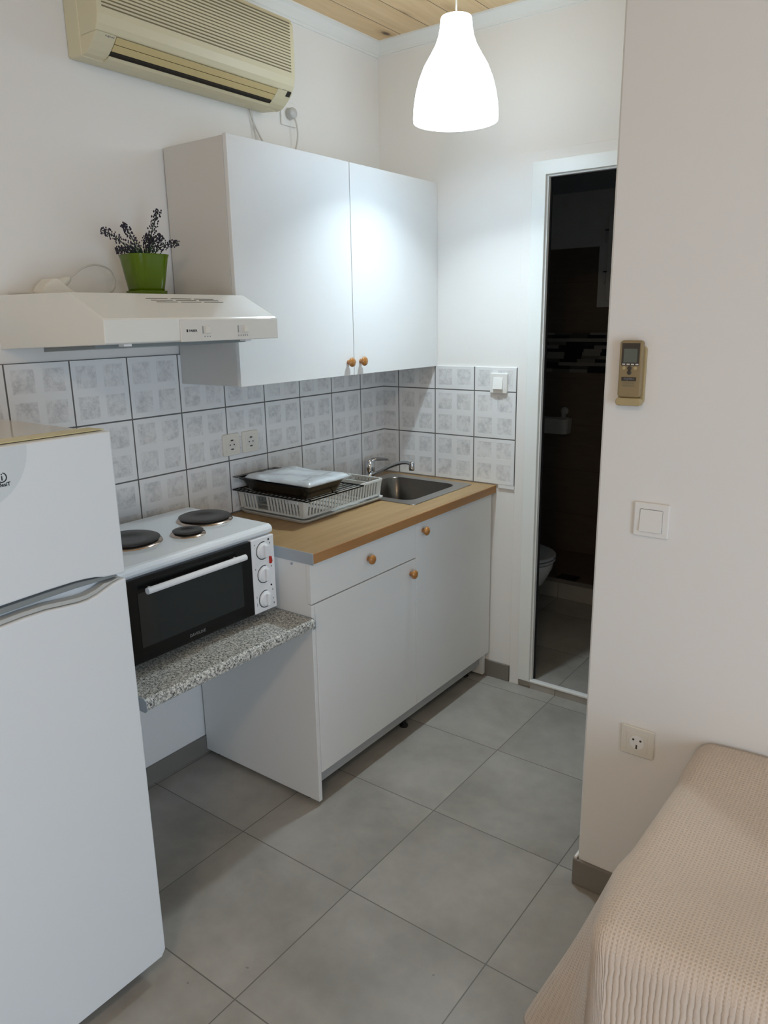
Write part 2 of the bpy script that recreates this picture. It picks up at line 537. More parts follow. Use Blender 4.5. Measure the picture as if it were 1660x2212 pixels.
# plaster bead on top of the partition baseboard
bm = B(); box(bm, PX-.008, PX, PY-.007, -.012, .085, .094); struct('trim_3', bm, M['wall'], bevel=.002)

# tiled splashbacks
bm = B(); box(bm, 0, .007, -3.2, 0, .912, 1.512)
struct('trim_4', bm, M['tile_left'], bevel=.001)
bm = B(); box(bm, .0, .6955, -.007, 0, .914, 1.413)
struct('trim_5', bm, M['tile_back'], bevel=.0012)
bm = B(); box(bm, .618, .6945, -.0065, 0, .898, .914)
struct('trim_6', bm, M['trimwhite'], bevel=.001)

# door frame of the bathroom
dr = bpy.data.objects.new('door_1', None); C.objects.link(dr); dr.location = (1.1, 0, 0); dr['kind'] = 'structure'
bm = B()
prism(bm, [(.698, .0), (.742, .0), (.742, 2.186), (1.446, 2.186), (1.446, 2.224), (.698, 2.224)], -.010, 0, 'y')
obj('architrave', bm, M['wall'], dr, .002)
bm = B()
prism(bm, [(.743, .034), (.800, .034), (.800, 2.135), (1.40, 2.135), (1.40, .034), (1.446, .034), (1.446, 2.186), (.743, 2.186)], -.020, .018, 'y')
obj('door_frame', bm, M['alu'], dr, .002)
bm = B()
prism(bm, [(.7995, .036), (.806, .036), (.806, 2.129), (1.394, 2.129), (1.394, .036), (1.4, .036), (1.4, 2.135), (.7995, 2.135)], -.006, .012, 'y')
obj('frame_lip', bm, M['trimwhite'], dr)
bm = B()
prism(bm, [(.8005, .036), (.808, .036), (.808, 2.127), (1.389, 2.127), (1.389, .036), (1.4, .036), (1.4, 2.1345), (.79, 2.1345), (.79, .036)][1:], .018, .030, 'y')
obj('gasket', bm, M['gasket'], dr)
bm = B(); box(bm, .79, 1.40, -.014, .012, .029, .040)
obj('threshold_strip', bm, M['trimwhite'], dr, .003)

# ------------------------------------------------------------------ bathroom
BYB = 1.85
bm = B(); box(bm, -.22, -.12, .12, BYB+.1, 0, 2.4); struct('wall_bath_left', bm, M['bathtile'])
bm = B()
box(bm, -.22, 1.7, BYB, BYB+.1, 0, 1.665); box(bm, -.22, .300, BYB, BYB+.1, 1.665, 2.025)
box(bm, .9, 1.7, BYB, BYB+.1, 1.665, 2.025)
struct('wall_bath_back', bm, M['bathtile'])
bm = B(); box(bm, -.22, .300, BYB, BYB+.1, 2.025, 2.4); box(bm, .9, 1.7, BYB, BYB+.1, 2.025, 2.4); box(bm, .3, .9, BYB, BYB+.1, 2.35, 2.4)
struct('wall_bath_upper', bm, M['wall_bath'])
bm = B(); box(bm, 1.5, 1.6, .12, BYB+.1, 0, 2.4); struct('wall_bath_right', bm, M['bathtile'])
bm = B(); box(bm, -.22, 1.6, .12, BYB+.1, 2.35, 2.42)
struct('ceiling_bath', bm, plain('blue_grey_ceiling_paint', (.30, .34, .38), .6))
wn = bpy.data.objects.new('window_1', None); C.objects.link(wn); wn.location = (.6, BYB, 1.665); wn['kind'] = 'structure'
bm = B(); prism(bm, [(.300, 1.665), (.9, 1.665), (.9, 2.35), (.300, 2.35)], BYB-.012, BYB+.02, 'y')
obj('window_frame', bm, M['wall_bath'], wn, .002)
bm = B(); box(bm, .358, .86, BYB-.032, BYB-.012, 1.70, 2.20); obj('window_sash', bm, M['wall_bath'], wn, .003)
bm = B(); box(bm, .405, .82, BYB-.036, BYB-.032, 1.75, 2.15); obj('pane', bm, plain('frosted_pane', (.35, .37, .38), .3), wn)
for zz in (1.80, 2.04):
    bm = B(); lathe(bm, [(.006, 0), (.006, .07)], (.352, BYB-.036, zz), n=10); obj('hinge', bm, M['pale'], wn, smooth=True)
    bm = B(); box(bm, .342, .362, BYB-.044, BYB-.03, zz+.070, zz+.076); obj('hinge_cap', bm, M['black'], wn)
# shower kerb and tray
bm = B(); box(bm, -.12, 1.5, 1.03, 1.10, .031, .125); struct('trim_7', bm, M['floor'], bevel=.003)
bm = B(); box(bm, -.12, 1.5, 1.10, BYB, .031, .055); struct('floor_shower', bm, M['bathtile'])
bm = B(); box(bm, .35, .47, 1.25, 1.37, .055, .060)
for k in range(5): box(bm, .36+.022*k, .372+.022*k, 1.262, 1.358, .060, .062)
tag(obj('floor_drain', bm, M['drain'], base=(.41, 1.31, .055)), 'dark square drain grate in the shower floor behind the kerb', 'drain')
# toilet, wall-hung from the left bathroom wall
t = thing('toilet', 'white toilet with grey-blue lid seen through the bathroom doorway', 'toilet', (.25, .56, .031))
TY = .56
def dshape(x0, x1, w, n=14):
    pts = [(x0, TY-w), (x0, TY+w)]
    cx = x1-w*1.25
    for i in range(n+1):
        a = PI/2-PI*i/n; pts.append((cx+w*1.25*math.cos(a), TY+w*math.sin(a)))
    return pts
bm = B(); rows = []
for z_, x1, w in ((.06, .30, .085), (.12, .38, .10), (.20, .50, .13), (.28, .585, .16), (.36, .625, .178), (.395, .632, .18)):
    rows.append([bm.verts.new((p[0], p[1], z_)) for p in dshape(-.11, x1, w)])
for k in range(len(rows)-1):
    n = len(rows[k])
    for i in range(n): bm.faces.new((rows[k][i], rows[k][(i+1) % n], rows[k+1][(i+1) % n], rows[k+1][i]))
bm.faces.new(rows[0][::-1]); bm.faces.new(rows[-1])
sharp(obj('bowl', bm, M['ceramic'], t, smooth=True), 50)
bm = B(); prism(bm, dshape(-.02, .640, .185), .400, .414, 'z'); obj('seat', bm, M['seat'], t, .004)
bm = B(); prism(bm, dshape(-.02, .642, .187), .418, .436, 'z'); obj('lid', bm, M['seat'], t, .008, seg=3)
bm = B(); box(bm, -.11, .03, TY-.19, TY+.19, .44, .80); obj('cistern', bm, M['ceramic'], t, .02, seg=3)
# basket with suction cup
t = thing('bath_basket', 'white plastic basket hanging by a suction cup on the brown bathroom wall', 'basket', (.06, 1.82, .87))
bm = B()
o_ = rrect(-.06, .180, 1.74, 1.8498, .03); 
rows = []
for z_, k in ((.868, .93), (.965, 1.0)):
    rows.append([bm.verts.new((.06+(p[0]-.06)*k, 1.85+(p[1]-1.85)*k, z_)) for p in o_])
for z_, k in ((.965, .94), (.875, .88)):
    rows.append([bm.verts.new((.06+(p[0]-.06)*k, 1.85+(p[1]-1.85)*k, z_)) for p in o_])
n = len(o_)
for a in range(3):
    for i in range(n): bm.faces.new((rows[a][i], rows[a][(i+1) % n], rows[a+1][(i+1) % n], rows[a+1][i]))
bm.faces.new(rows[0][::-1]); bm.faces.new(rows[3])
obj('basket', bm, M['pale'], t, .002)
bm = B(); lathe(bm, [(.027, 0), (.024, -.008), (.012, -.014), (.0, -.014)], (.115, 1.85, 1.008), 'y', 20, cap1=False); box(bm, .102, .128, 1.832, 1.845, .955, 1.0)
obj('suction_cup', bm, M['pale'], t)

# ------------------------------------------------------------------ wall cabinet
KN = [(.0, 0), (.0075, 0), (.0085, .002), (.0075, .006), (.0075, .010), (.012, .013), (.0165, .017), (.0175, .021), (.0155, .0255), (.009, .028), (.0, .0285)]
def knob(parent, x, y, z_):
    bm = B(); lathe(bm, [(r+1e-5, h) for r, h in KN], (x, y, z_), 'x', 24, cap0=False, cap1=False)
    return obj('knob', bm, M['knob'], parent, smooth=True)
Y0 = -1.167
t = thing('wall_cabinet', 'white two-door wall cabinet with round wooden knobs above the worktop', 'cabinet', (.15, -.58, 1.411))
bm = B()
box(bm, .0075, .284, Y0, Y0+.016, 1.412, 2.158); box(bm, .0075, .284, -.017, -.001, 1.412, 2.158)
box(bm, .0075, .284, Y0+.016, -.017, 1.412, 1.428); box(bm, .0075, .284, Y0+.016, -.017, 2.142, 2.158)
box(bm, .0075, .012, Y0+.016, -.017, 1.428, 2.142); box(bm, .02, .27, Y0+.016, -.017, 1.77, 1.786)
obj('carcass', bm, M['cabedge'], t, .001)
d = obj('door', (lambda b: (box(b, .2855, .3015, Y0, -.5865, 1.411, 2.162), b)[1])(B()), M['cab'], t, .0015)
knob(d, .3015, -.622, 1.461)
d = obj('door', (lambda b: (box(b, .2855, .3015, -.5835, -.002, 1.411, 2.162), b)[1])(B()), M['cab'], t, .0015)
knob(d, .3015, -.547, 1.461)

# ------------------------------------------------------------------ base cabinet
Y0 = -1.195
t = thing('base_cabinet', 'white base cabinet with one drawer and two doors standing under the oak worktop', 'cabinet', (.3, -.6, 0))
bm = B()
prism(bm, [(.012, .016), (.590, .016), (.590, .731), (.574, .735), (.574, .874), (.012, .874)], Y0, Y0+.016, 'y')
obj('side_panel', bm, M['cab'], t, .0012)
bm = B(); prism(bm, [(.012, .010), (.555, .010), (.572, .010), (.572, .874), (.012, .874)], -.032, -.012, 'y')
obj('side_panel', bm, M['cab'], t, .0012)
bm = B(); box(bm, .012, .572, Y0+.016, -.032, .125, .141); box(bm, .012, .016, Y0+.016, -.032, .141, .874)
box(bm, .03, .572, -.612, -.596, .141, .874)
obj('carcass', bm, M['cab'], t, .001)
bm = B(); box(bm, .538, .554, Y0+.016, -.033, .054, .124); obj('plinth', bm, M['plinth'], t, .001)
d = obj('drawer', (lambda b: (box(b, .5745, .592, Y0-.001, -.6055, .737, .872), b)[1])(B()), M['cab'], t, .0012)
knob(d, .592, -.899, .812)
d = obj('door', (lambda b: (box(b, .5745, .592, Y0+.0175, -.6055, .122, .733), b)[1])(B()), M['cab'], t, .0012)
knob(d, .592, -.641, .683)
d = obj('door', (lambda b: (box(b, .5745, .592, -.6035, -.0135, .122, .872), b)[1])(B()), M['cab'], t, .0012)
knob(d, .592, -.557, .833)
for fx, fy in ((.525, -1.165), (.525, -.60), (.50, -.07), (.06, -1.165), (.06, -.07)):
    bm = B(); lathe(bm, [(.017, 0), (.017, .008), (.009, .014), (.009, .125)], (fx, fy, 0), n=14)
    obj('foot', bm, M['black'], t)
bm = B(); lathe(bm, [(.004, 0), (.004, -.004)], (.515, Y0, .862), 'y', 10); obj('screw', bm, M['strip'], t)

# worktop with sink cut-out
t = thing('worktop', 'oak-look laminate kitchen worktop with metal end strip on white base cabinet', 'worktop', (.3, -.6, .875))
X1, YL = .610, -1.199
hx0, hx1, hy0, hy1 = .10, .490, -.478, -.085
bm = B()
for a in ((.0075, X1-.002, YL+.002, hy0), (.0075, X1-.002, hy1, -.0075), (.0075, hx0, hy0, hy1), (hx1, X1-.002, hy0, hy1)):
    box(bm, *a, .8755, .910)
bmesh.ops.remove_doubles(bm, verts=bm.verts[:], dist=1e-5)
obj('top_board', bm, M['oak'], t)
bm = B(); prism(bm, [(X1-.002, .8755), (X1, .8765), (X1, .908), (X1-.0012, .9098), (X1-.002, .9102)], YL+.002, -.0075, 'y')
obj('front_edge', bm, M['oakedge'], t)
bm = B(); box(bm, .0075, X1+.0005, YL-.001, YL+.002, .873, .9115); obj('end_strip', bm, M['strip'], t, .0006)

# sink
t = thing('sink', 'stainless steel sink bowl set into the oak worktop below the tap', 'sink', (.29, -.28, .911))
bm = B()
loops = []
spec = [(rrect(.075, .520, -.508, -.052, .02), .9108), (rrect(.0755, .5195, -.5075, -.0525, .02), .9135),
        (rrect(.125, .470, -.462, -.100, .05), .9128), (rrect(.129, .466, -.458, -.104, .048), .908),
        (rrect(.138, .457, -.449, -.113, .05), .78), (rrect(.165, .43, -.422, -.140, .05), .752), (rrect(.26, .34, -.32, -.24, .03), .748)]
for pts, z_ in spec: loops.append([bm.verts.new((p[0], p[1], z_)) for p in pts])
n = len(loops[0])
for a in range(len(loops)-1):
    for i in range(n):
        f = bm.faces.new((loops[a][i], loops[a][(i+1) % n], loops[a+1][(i+1) % n], loops[a+1][i]))
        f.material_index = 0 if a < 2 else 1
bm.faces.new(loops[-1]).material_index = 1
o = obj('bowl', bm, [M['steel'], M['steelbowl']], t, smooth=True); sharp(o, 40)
bm = B(); lathe(bm, [(.034, .0), (.034, .003), (.026, .004), (.0001, .002)], (.30, -.28, .7482), n=24); obj('drain_strainer', bm, M['steel'], t, smooth=True)

# mixer tap
fx, fy = .046, -.172
t = thing('mixer_tap', 'chrome single-lever mixer tap with long spout behind the sink', 'tap', (fx, fy, .9105))
bm = B(); lathe(bm, [(.026, .9105), (.026, .917), (.0225, .921), (.0225, .958), (.024, .960), (.024, .963), (.0225, .965), (.0225, .985), (.020, .993), (.0001, .996)], (fx, fy, 0), n=28)
sharp(obj('body', bm, M['chrome'], t, smooth=True), 50)
bm = B(); tube(bm, [(fx+.012, fy-.004, .992), (fx+.030, fy+.010, .9975), (fx+.06, fy+.020, .9985), (fx+.088, fy+.028, .999)], .0068, 8, 5, radii=(.011, .0052))
obj('lever', bm, M['chrome'], t, smooth=True)
bm = B(); tube(bm, [(fx+.010, fy-.004, .921), (fx+.06, fy-.016, .944), (fx+.13, fy-.034, .977), (fx+.20, fy-.052, 1.004), (fx+.245, fy-.064, 1.014), (fx+.275, fy-.072, 1.014)], .0075, 12, 6)
lathe(bm, [(.0001, 1.0235), (.011, 1.0225), (.0125, 1.016), (.0125, .990), (.0115, .986), (.0001, .986)], (fx+.284, fy-.074, 0), n=18)
obj('spout', bm, M['chrome'], t, smooth=True)

# ------------------------------------------------------------------ granite-look shelf
t = thing('shelf', 'speckled granite-look shelf under the countertop oven beside the fridge', 'shelf', (.3, -1.52, .655))
bm = B(); prism(bm, [(.001, .657), (.598, .657), (.604, .661), (.607, .668), (.607, .682), (.604, .689), (.598, .692), (.001, .692)], -1.839, -1.1985, 'y')
obj('board', bm, M['granite'], t, smooth=False)
for ya, yb in ((-1.8415, -1.8392), (-1.1984, -1.1962)):
    bm = B(); prism(bm, [(.001, .655), (.60, .655), (.609, .662), (.609, .688), (.60, .6935), (.001, .6935)], ya, yb, 'y')
    obj('end_cap', bm, M['strip'], t)
bm = B(); box(bm, .30, .565, -1.222, -1.1985, .634, .6565); obj('batten', bm, M['wood_raw'], t, .002)

# ------------------------------------------------------------------ countertop oven
OX0, OX1, OY0, OY1 = .085, .480, -1.800, -1.243
t = thing('countertop_oven', 'white countertop oven with three hotplates and black glass door on shelf', 'oven', (.28, -1.52, .692))
bm = B(); box(bm, OX0, OX1-.012, OY0, OY1+.002, .724, .985); obj('housing', bm, M['applwhite'], t, .006, seg=3)
bm = B(); prism(bm, [(OX0-.01, .972), (OX1-.006, .972), (OX1+.001, .974), (OX1+.002, .986), (OX1-.002, .996), (OX1-.012, 1.0), (OX0-.004, 1.0), (OX0-.01, .996)], OY0-.002, OY1+.004, 'y')
obj('cooktop', bm, M['enamel'], t, .006, seg=3)
for (cx, cy, r) in ((.262, -1.325, .083), (.352, -1.466, .047), (.276, -1.620, .090)):
    bm = B(); lathe(bm, [(r+.006, 1.0005), (r+.004, 1.004), (r-.004, 1.005), (r-.006, 1.008), (r-.004, 1.0105), (r-.001, 1.0105), (r-.001, 1.0125), (r-.006, 1.0145), (r*.42, 1.0135), (r*.38, 1.012), (.0001, 1.012)], (cx, cy, 0), n=56, cap1=False)
    for f in bm.faces:
        zc = f.calc_center_median().z
        f.material_index = 1 if zc < 1.0062 else 0
    sharp(obj('hotplate', bm, [M['plate'], M['platering']], t, smooth=True), 60)
dd = obj('door', (lambda b: (box(b, OX1-.012, OX1+.006, OY0+.008, -1.339, .728, .966), b)[1])(B()), M['blackenamel'], t, .003)
bm = B(); box(bm, OX1+.0061, OX1+.0072, -1.752, -1.382, .770, .925); obj('glass', bm, M['ovenglass'], dd)
bm = B(); tube(bm, [(OX1+.032, -1.738, .934), (OX1+.032, -1.388, .934)], .0092, 14, 1)
for yy in (-1.715, -1.41): tube(bm, [(OX1+.004, yy, .932), (OX1+.032, yy, .932)], .0045, 8, 1)
obj('handle', bm, M['applwhite'], dd, smooth=False)
text('lettering', 'DAVOLINE', .0125, M['inkwhite'], dd, (OX1+.0066, -1.566, .748), (0, 1, 0), (0, 0, 1), sx=.95, bold=0)
cp = obj('control_panel', (lambda b: (box(b, OX1-.012, OX1+.005, -1.338, OY1+.002, .725, .968), b)[1])(B()), M['applwhite'], t, .004, seg=3)
for zz in (.925, .848, .766):
    bm = B(); lathe(bm, [(.0255, 0), (.0245, .004), (.021, .0055), (.0195, .009), (.0001, .0095)], (OX1+.005, -1.291, zz), 'x', 32, cap1=False)
    k = obj('dial', bm, M['applwhite'], t, smooth=True); sharp(k, 45)
    bm = B(); box(bm, OX1+.013, OX1+.024, -1.2965, -1.2855, zz-.020, zz+.020); obj('grip', bm, M['applwhite'], k, .0035, seg=3)
    bm = B()
    for i in range(16):      # printed arc scale on the left half of each dial
        a = math.radians(70+i*14); a2 = math.radians(70+(i+1)*14)
        q = [(r_*math.cos(b_), r_*math.sin(b_)) for r_, b_ in ((.0265, a), (.0290, a), (.0290, a2), (.0265, a2))]
        bm.faces.new([bm.verts.new((OX1+.0054, -1.291+u, zz+w)) for u, w in q])
    bmesh.ops.solidify(bm, geom=bm.faces[:], thickness=.0003)
    obj('scale_ring', bm, M['inkgrey'], k)
bm = B(); prism(bm, [(-1.2665, .900), (-1.2595, .900), (-1.2565, .884), (-1.260, .877), (-1.2665, .877)], OX1+.004, OX1+.011, 'x')
obj('rocker_switch', bm, M['red'], t, .001)
for zz, yy in ((.956, -1.2655), (.805, -1.2630)):
    bm = B(); lathe(bm, [(.0032, 0), (.0030, .0015), (.0001, .0018)], (OX1+.005, yy, zz), 'x', 14); obj('indicator_light', bm, M['ink'], t)
for yy, zz, w, h in ((-1.2605, .943, .004, .005), (-1.258, .866, .004, .005), (-1.2575, .788, .003, .006), (-1.256, .758, .002, .005), (-1.2545, .742, .004, .006), (-1.327, .78, .0015, .008), (-1.327, .755, .0015, .011), (-1.325, .95, .003, .004), (-1.326, .872, .003, .005)):
    bm = B(); box(bm, OX1+.0049, OX1+.0054, yy-w/2, yy+w/2, zz-h/2, zz+h/2); obj('printed_mark', bm, M['inkgrey'], cp)
for fx_ in (.13, .36):
    for fy_ in (-1.75, -1.34):
        bm = B(); lathe(bm, [(.014, .6925), (.016, .725)], (fx_, fy_, 0), n=14); obj('foot', bm, M['black'], t)

# ------------------------------------------------------------------ range hood
HY0, HY1 = -1.775, -1.196
t = thing('range_hood', 'white under-cabinet range hood with slanted front over the countertop oven', 'range hood', (.25, -1.485, 1.56))
bm = B(); prism(bm, [(.0, 1.552), (.490, 1.567), (.497, 1.57), (.500, 1.625), (.497, 1.629), (.366, 1.693), (.0, 1.697)], HY0, HY1, 'y')
obj('body', bm, M['hood'], t, .0025, seg=3)
bm = B(); box(bm, .4975, .5035, -1.553, HY1+.002, 1.5665, 1.6235); cp = obj('control_panel', bm, M['hoodpanel'], t, .002)
for yy, w in ((-1.466, .022), (-1.333, .034)):
    bm = B(); box(bm, .5033, .5045, yy-w/2-.005, yy+w/2+.001, 1.586, 1.607); f_ = obj('slider_slot', bm, M['cabedge'], t)
    bm = B(); box(bm, .5035, .5085, yy+w/2-.017, yy+w/2-.001, 1.5875, 1.6055); obj('slider_switch', bm, M['cream'], t, .001)
    bm = B(); box(bm, .5035, .5048, yy-w/2-.0045, yy-w/2-.0015, 1.587, 1.606); obj('slot_shadow_gap', bm, M['fridgegrey'], t)
for yy in (-1.474, -1.464, -1.456, -1.352, -1.343, -1.334, -1.326, -1.318):
    bm = B(); box(bm, .5033, .5038, yy-.0012, yy+.0012, 1.577, 1.5805); obj('printed_mark', bm, M['inkgrey'], cp)
bm = B(); box(bm, .5033, .5039, -1.5345, -1.5295, 1.5915, 1.5985); obj('emblem', bm, M['ink'], cp)
text('lettering', 'FABER', .0082, M['ink'], cp, (.5037, -1.5125, 1.5945), (0, 1, 0), (0, 0, 1), sx=1.15)
bm = B()
sl = Vector((.131, 0, -.064)).normalized(); nn = Vector((.064, 0, .131)).normalized()
for r_ in range(3):
    for c_ in range(3):
        s0 = .030+.010*r_; y0_ = -1.572+.081*c_+.010*r_
        p = Vector((.366, 0, 1.693))+sl*s0
        q = [p, p+sl*.0028]
        vs = []
        for pt in (q[0]+nn*.0004, q[1]+nn*.0004, q[1]-nn*.0015, q[0]-nn*.0015):
            vs.append((pt.x, pt.z))
        prism(bm, vs, y0_, y0_+.070, 'y')
obj('vent_slots', bm, M['hole'], t)
bm = B(); prism(bm, [(.16, 1.558), (.40, 1.566), (.40, 1.556), (.16, 1.545)], -1.74, -1.23, 'y'); obj('filter', bm, M['fridgegrey'], t)
for yy in (-1.705, -1.30):
    bm = B(); box(bm, .463, .487, yy-.011, yy+.011, 1.561, 1.568); obj('clip', bm, M['applwhite'], t, .001)

# ------------------------------------------------------------------ lavender pot
pc = (.160, -1.392)
t = thing('potted_lavender', 'artificial purple lavender in a glossy green pot on top of the hood', 'plant', (pc[0], pc[1], 1.6965))
def sq(a):
    a2 = a+math.radians(8)
    return 1/((abs(math.cos(a2))**3.6+abs(math.sin(a2))**3.6)**(1/3.6))
bm = B(); lathe(bm, [(.044, 1.705), (.045, 1.706), (.060, 1.800), (.0635, 1.812), (.0605, 1.812), (.057, 1.798), (.0001, 1.798)], (pc[0], pc[1], 0), n=64, shape=sq, cap1=False)
sharp(obj('pot', bm, M['pot'], t, smooth=True), 60)
bm = B(); lathe(bm, [(.048, 1.6966), (.0515, 1.699), (.0525, 1.709), (.0505, 1.7095), (.047, 1.704), (.0001, 1.704)], (pc[0], pc[1], 0), n=64, shape=sq, cap1=False)
sharp(obj('saucer', bm, M['pot'], t, smooth=True), 60)
bm = B(); lathe(bm, [(.0001, 1.799), (.054, 1.800), (.04, 1.806), (.0001, 1.810)], (pc[0], pc[1], 0), n=24, shape=sq, cap0=False, cap1=False); obj('filler', bm, M['soil'], t)
tips = [((.155, -1.520, 1.872), 3), ((.150, -1.447, 1.894), 3), ((.155, -1.322, 1.942), 3.6), ((.175, -1.276, 1.853), 3), ((.135, -1.35, 1.87), 2.4), ((.19, -1.345, 1.865), 2.6), ((.14, -1.47, 1.82), 2)]
for tip, sc_ in tips:
    tip = Vector(tip); b0 = Vector((pc[0]+random.uniform(-.01, .01), pc[1]+(tip.y-pc[1])*.22, 1.806))
    mid = b0.lerp(tip, .5)+Vector((0, 0, .012))
    path = smoothpath([b0, mid, tip], 9)
    bm = B(); tube(bm, [b0, mid, tip], .0015, 6, 6)
    st = obj('stem', bm, M['leaf'], t, smooth=True)
    bm = B(); L = len(path)
    for i in range(int(L*.30), L):
        p = path[i]; d = (path[min(i+1, L-1)]-path[max(i-1, 0)]).normalized()
        a = d.orthogonal().normalized(); b_ = d.cross(a)
        w = .0150*(1-.40*(i/L)) if sc_ > 2.1 else .010
        for k in range(5):
            an = k*2*PI/5+i*.6+random.uniform(-.3, .3); rr = w*random.uniform(.55, 1.15)
            c_ = p+a*math.cos(an)*rr+b_*math.sin(an)*rr+d*random.uniform(-.003, .003)
            ball(bm, c_, random.uniform(.0019, .0029), (1, 1, 1.25), 6)
    obj('flower_spike', bm, M['lav'], st)
bm = B()
for i in range(46):
    an = random.uniform(0, 2*PI); r0 = random.uniform(0, .03); r1 = r0+random.uniform(.012, .035)
    b0 = Vector((pc[0]+r0*math.cos(an), pc[1]+r0*math.sin(an), 1.805)); b1 = Vector((pc[0]+r1*math.cos(an), pc[1]+r1*math.sin(an), 1.81+random.uniform(.012, .04)))
    tube(bm, [b0, b0.lerp(b1, .5)+Vector((0, 0, .008)), b1], .0013, 5, 3, radii=(.0018, .0006))
obj('foliage', bm, M['leaf'], t)

# ------------------------------------------------------------------ plug and cable on the hood
t = thing('power_adapter', 'cream adapter plug with looping thin cable lying on top of the hood', 'plug', (.09, -1.64, 1.697))
bm = B()
pts = [(-1.697, 1.6975), (-1.600, 1.6975), (-1.603, 1.704), (-1.642, 1.735), (-1.652, 1.7415), (-1.668, 1.739), (-1.688, 1.722), (-1.698, 1.708)]
prism(bm, pts, .066, .118, 'x'); obj('adapter', bm, M['cream'], t, .006, seg=3)
bm = B(); tube(bm, [(.092, -1.635, 1.722), (.092, -1.612, 1.735), (.092, -1.598, 1.742)], .012, 10, 3, radii=(.018, .006)); obj('plug_head', bm, M['cream'], t, smooth=True)
bm = B(); tube(bm, [(.092, -1.602, 1.741), (.092, -1.585, 1.752), (.090, -1.550, 1.773), (.085, -1.505, 1.783), (.075, -1.455, 1.772), (.07, -1.438, 1.745), (.075, -1.448, 1.715), (.08, -1.480, 1.702), (.09, -1.53, 1.7), (.095, -1.60, 1.7)], .0026, 8, 8)
obj('cable', bm, M['cable'], t, smooth=True)
bm = B(); tube(bm, [(.08, -1.690, 1.7005), (.07, -1.72, 1.7005), (.065, -1.765, 1.7005)], .0032, 8, 5); obj('cable_end', bm, M['cable'], t, smooth=True)

# ------------------------------------------------------------------ dish rack
t = thing('dish_rack', 'white plastic dish drainer with slotted sides and drip tray on worktop', 'dish rack', (.2, -.72, .911))
DX0, DX1, DY0, DY1 = .018, .352, -.955, -.490
bm = B(); rows = []
spec = [(rrect(DX0+.01, DX1-.004, DY0+.006, DY1-.006, .02), .9115), (rrect(DX0+.002, DX1+.010, DY0-.004, DY1+.004, .025), .922), (rrect(DX0, DX1+.012, DY0-.006, DY1+.006, .025), .926),
        (rrect(DX0+.004, DX1+.006, DY0, DY1, .022), .925), (rrect(DX0+.014, DX1-.008, DY0+.01, DY1-.01, .018), .916)]
for pts, z_ in spec: rows.append([bm.verts.new((p[0], p[1], z_)) for p in pts])
n = len(rows[0])
for a in range(len(rows)-1):
    for i in range(n): bm.faces.new((rows[a][i], rows[a][(i+1) % n], rows[a+1][(i+1) % n], rows[a+1][i]))
bm.faces.new(rows[0][::-1]); bm.faces.new(rows[-1])
obj('drip_tray', bm, M['rackwhite'], t)
# basket: rim, slatted sides that taper downward, floor
bm = B()
zb, zt = .932, .992
def side(p, q, cnt, wid, skip=()):
    p, q = Vector(p), Vector(q); d = (q-p)/cnt; ln = (q-p).normalized(); inn = Vector((-ln.y, ln.x, 0))
    for i in range(cnt):
        if i in skip: continue
        c_ = p+d*(i+.5); w = wid/2
        a0 = c_-ln*w; a1 = c_+ln*w
        top = [a0, a1, a1+inn*.003, a0+inn*.003]
        bot = [v_+inn*.010 for v_ in top]
        A = [bm.verts.new((v_.x, v_.y, zt)) for v_ in top]; Bq = [bm.verts.new((v_.x, v_.y, zb)) for v_ in bot]
        bm.faces.new(A); bm.faces.new(Bq[::-1])
        for k in range(4): bm.faces.new((A[k], Bq[k], Bq[(k+1) % 4], A[(k+1) % 4]))
side((DX1, DY0, 0), (DX1, DY1, 0), 27, .0078)
side((DX0, DY0, 0), (DX1, DY0, 0), 21, .0075, skip=(6, 7, 8))
side((DX1, DY1, 0), (DX0, DY1, 0), 20, .0105)
side((DX0, DY1, 0), (DX0, DY0, 0), 29, .0105)
for (xa, ya, sx_, sy_) in ((DX1, DY0, -1, 1), (DX1, DY1, -1, -1), (DX0, DY0, 1, 1), (DX0, DY1, 1, -1)):   # solid corners
    xb, yb = xa+sx_*.022, ya+sy_*.022
    q = [(xa, ya), (xb, ya), (xb, ya+sy_*.003), (xa+sx_*.003, ya+sy_*.003), (xa+sx_*.003, yb), (xa, yb)]
    A = [bm.verts.new((u, w, zt)) for u, w in q]; Bq = [bm.verts.new((u+sx_*.008, w+sy_*.008, zb)) for u, w in q]
    bm.faces.new(A); bm.faces.new(Bq)
    for k in range(6): bm.faces.new((A[k], Bq[k], Bq[(k+1) % 6], A[(k+1) % 6]))
lo = rrect(DX0-.006, DX1+.006, DY0-.006, DY1+.006, .018); li = rrect(DX0+.004, DX1-.004, DY0+.004, DY1-.004, .012)
def ring(lo, li, za, zc):
    V = [[bm.verts.new((p[0], p[1], z_)) for p in l] for l, z_ in ((lo, za), (lo, zc), (li, zc), (li, za))]
    for a in range(4):
        for i in range(len(lo)):
            j = (i+1) % len(lo); bm.faces.new((V[a][i], V[a][j], V[(a+1) % 4][j], V[(a+1) % 4][i]))
ring(lo, li, zt-.001, zt+.006)
ring(rrect(DX0+.008, DX1-.008, DY0+.008, DY1-.008, .012), rrect(DX0+.014, DX1-.014, DY0+.014, DY1-.014, .01), zb-.004, zb+.004)
for k in range(0, 16, 2): box(bm, DX0+.012, DX1-.012, DY0+.02+k*.028, DY0+.026+k*.028, zb-.003, zb+.002)
box(bm, DX0, DX1, DY1-.092, DY1-.086, zt-.006, zt+.005)
box(bm, .19, .198, DY1-.09, DY1, zt-.004, zt+.005)
obj('basket', bm, M['rackwhite'], t)
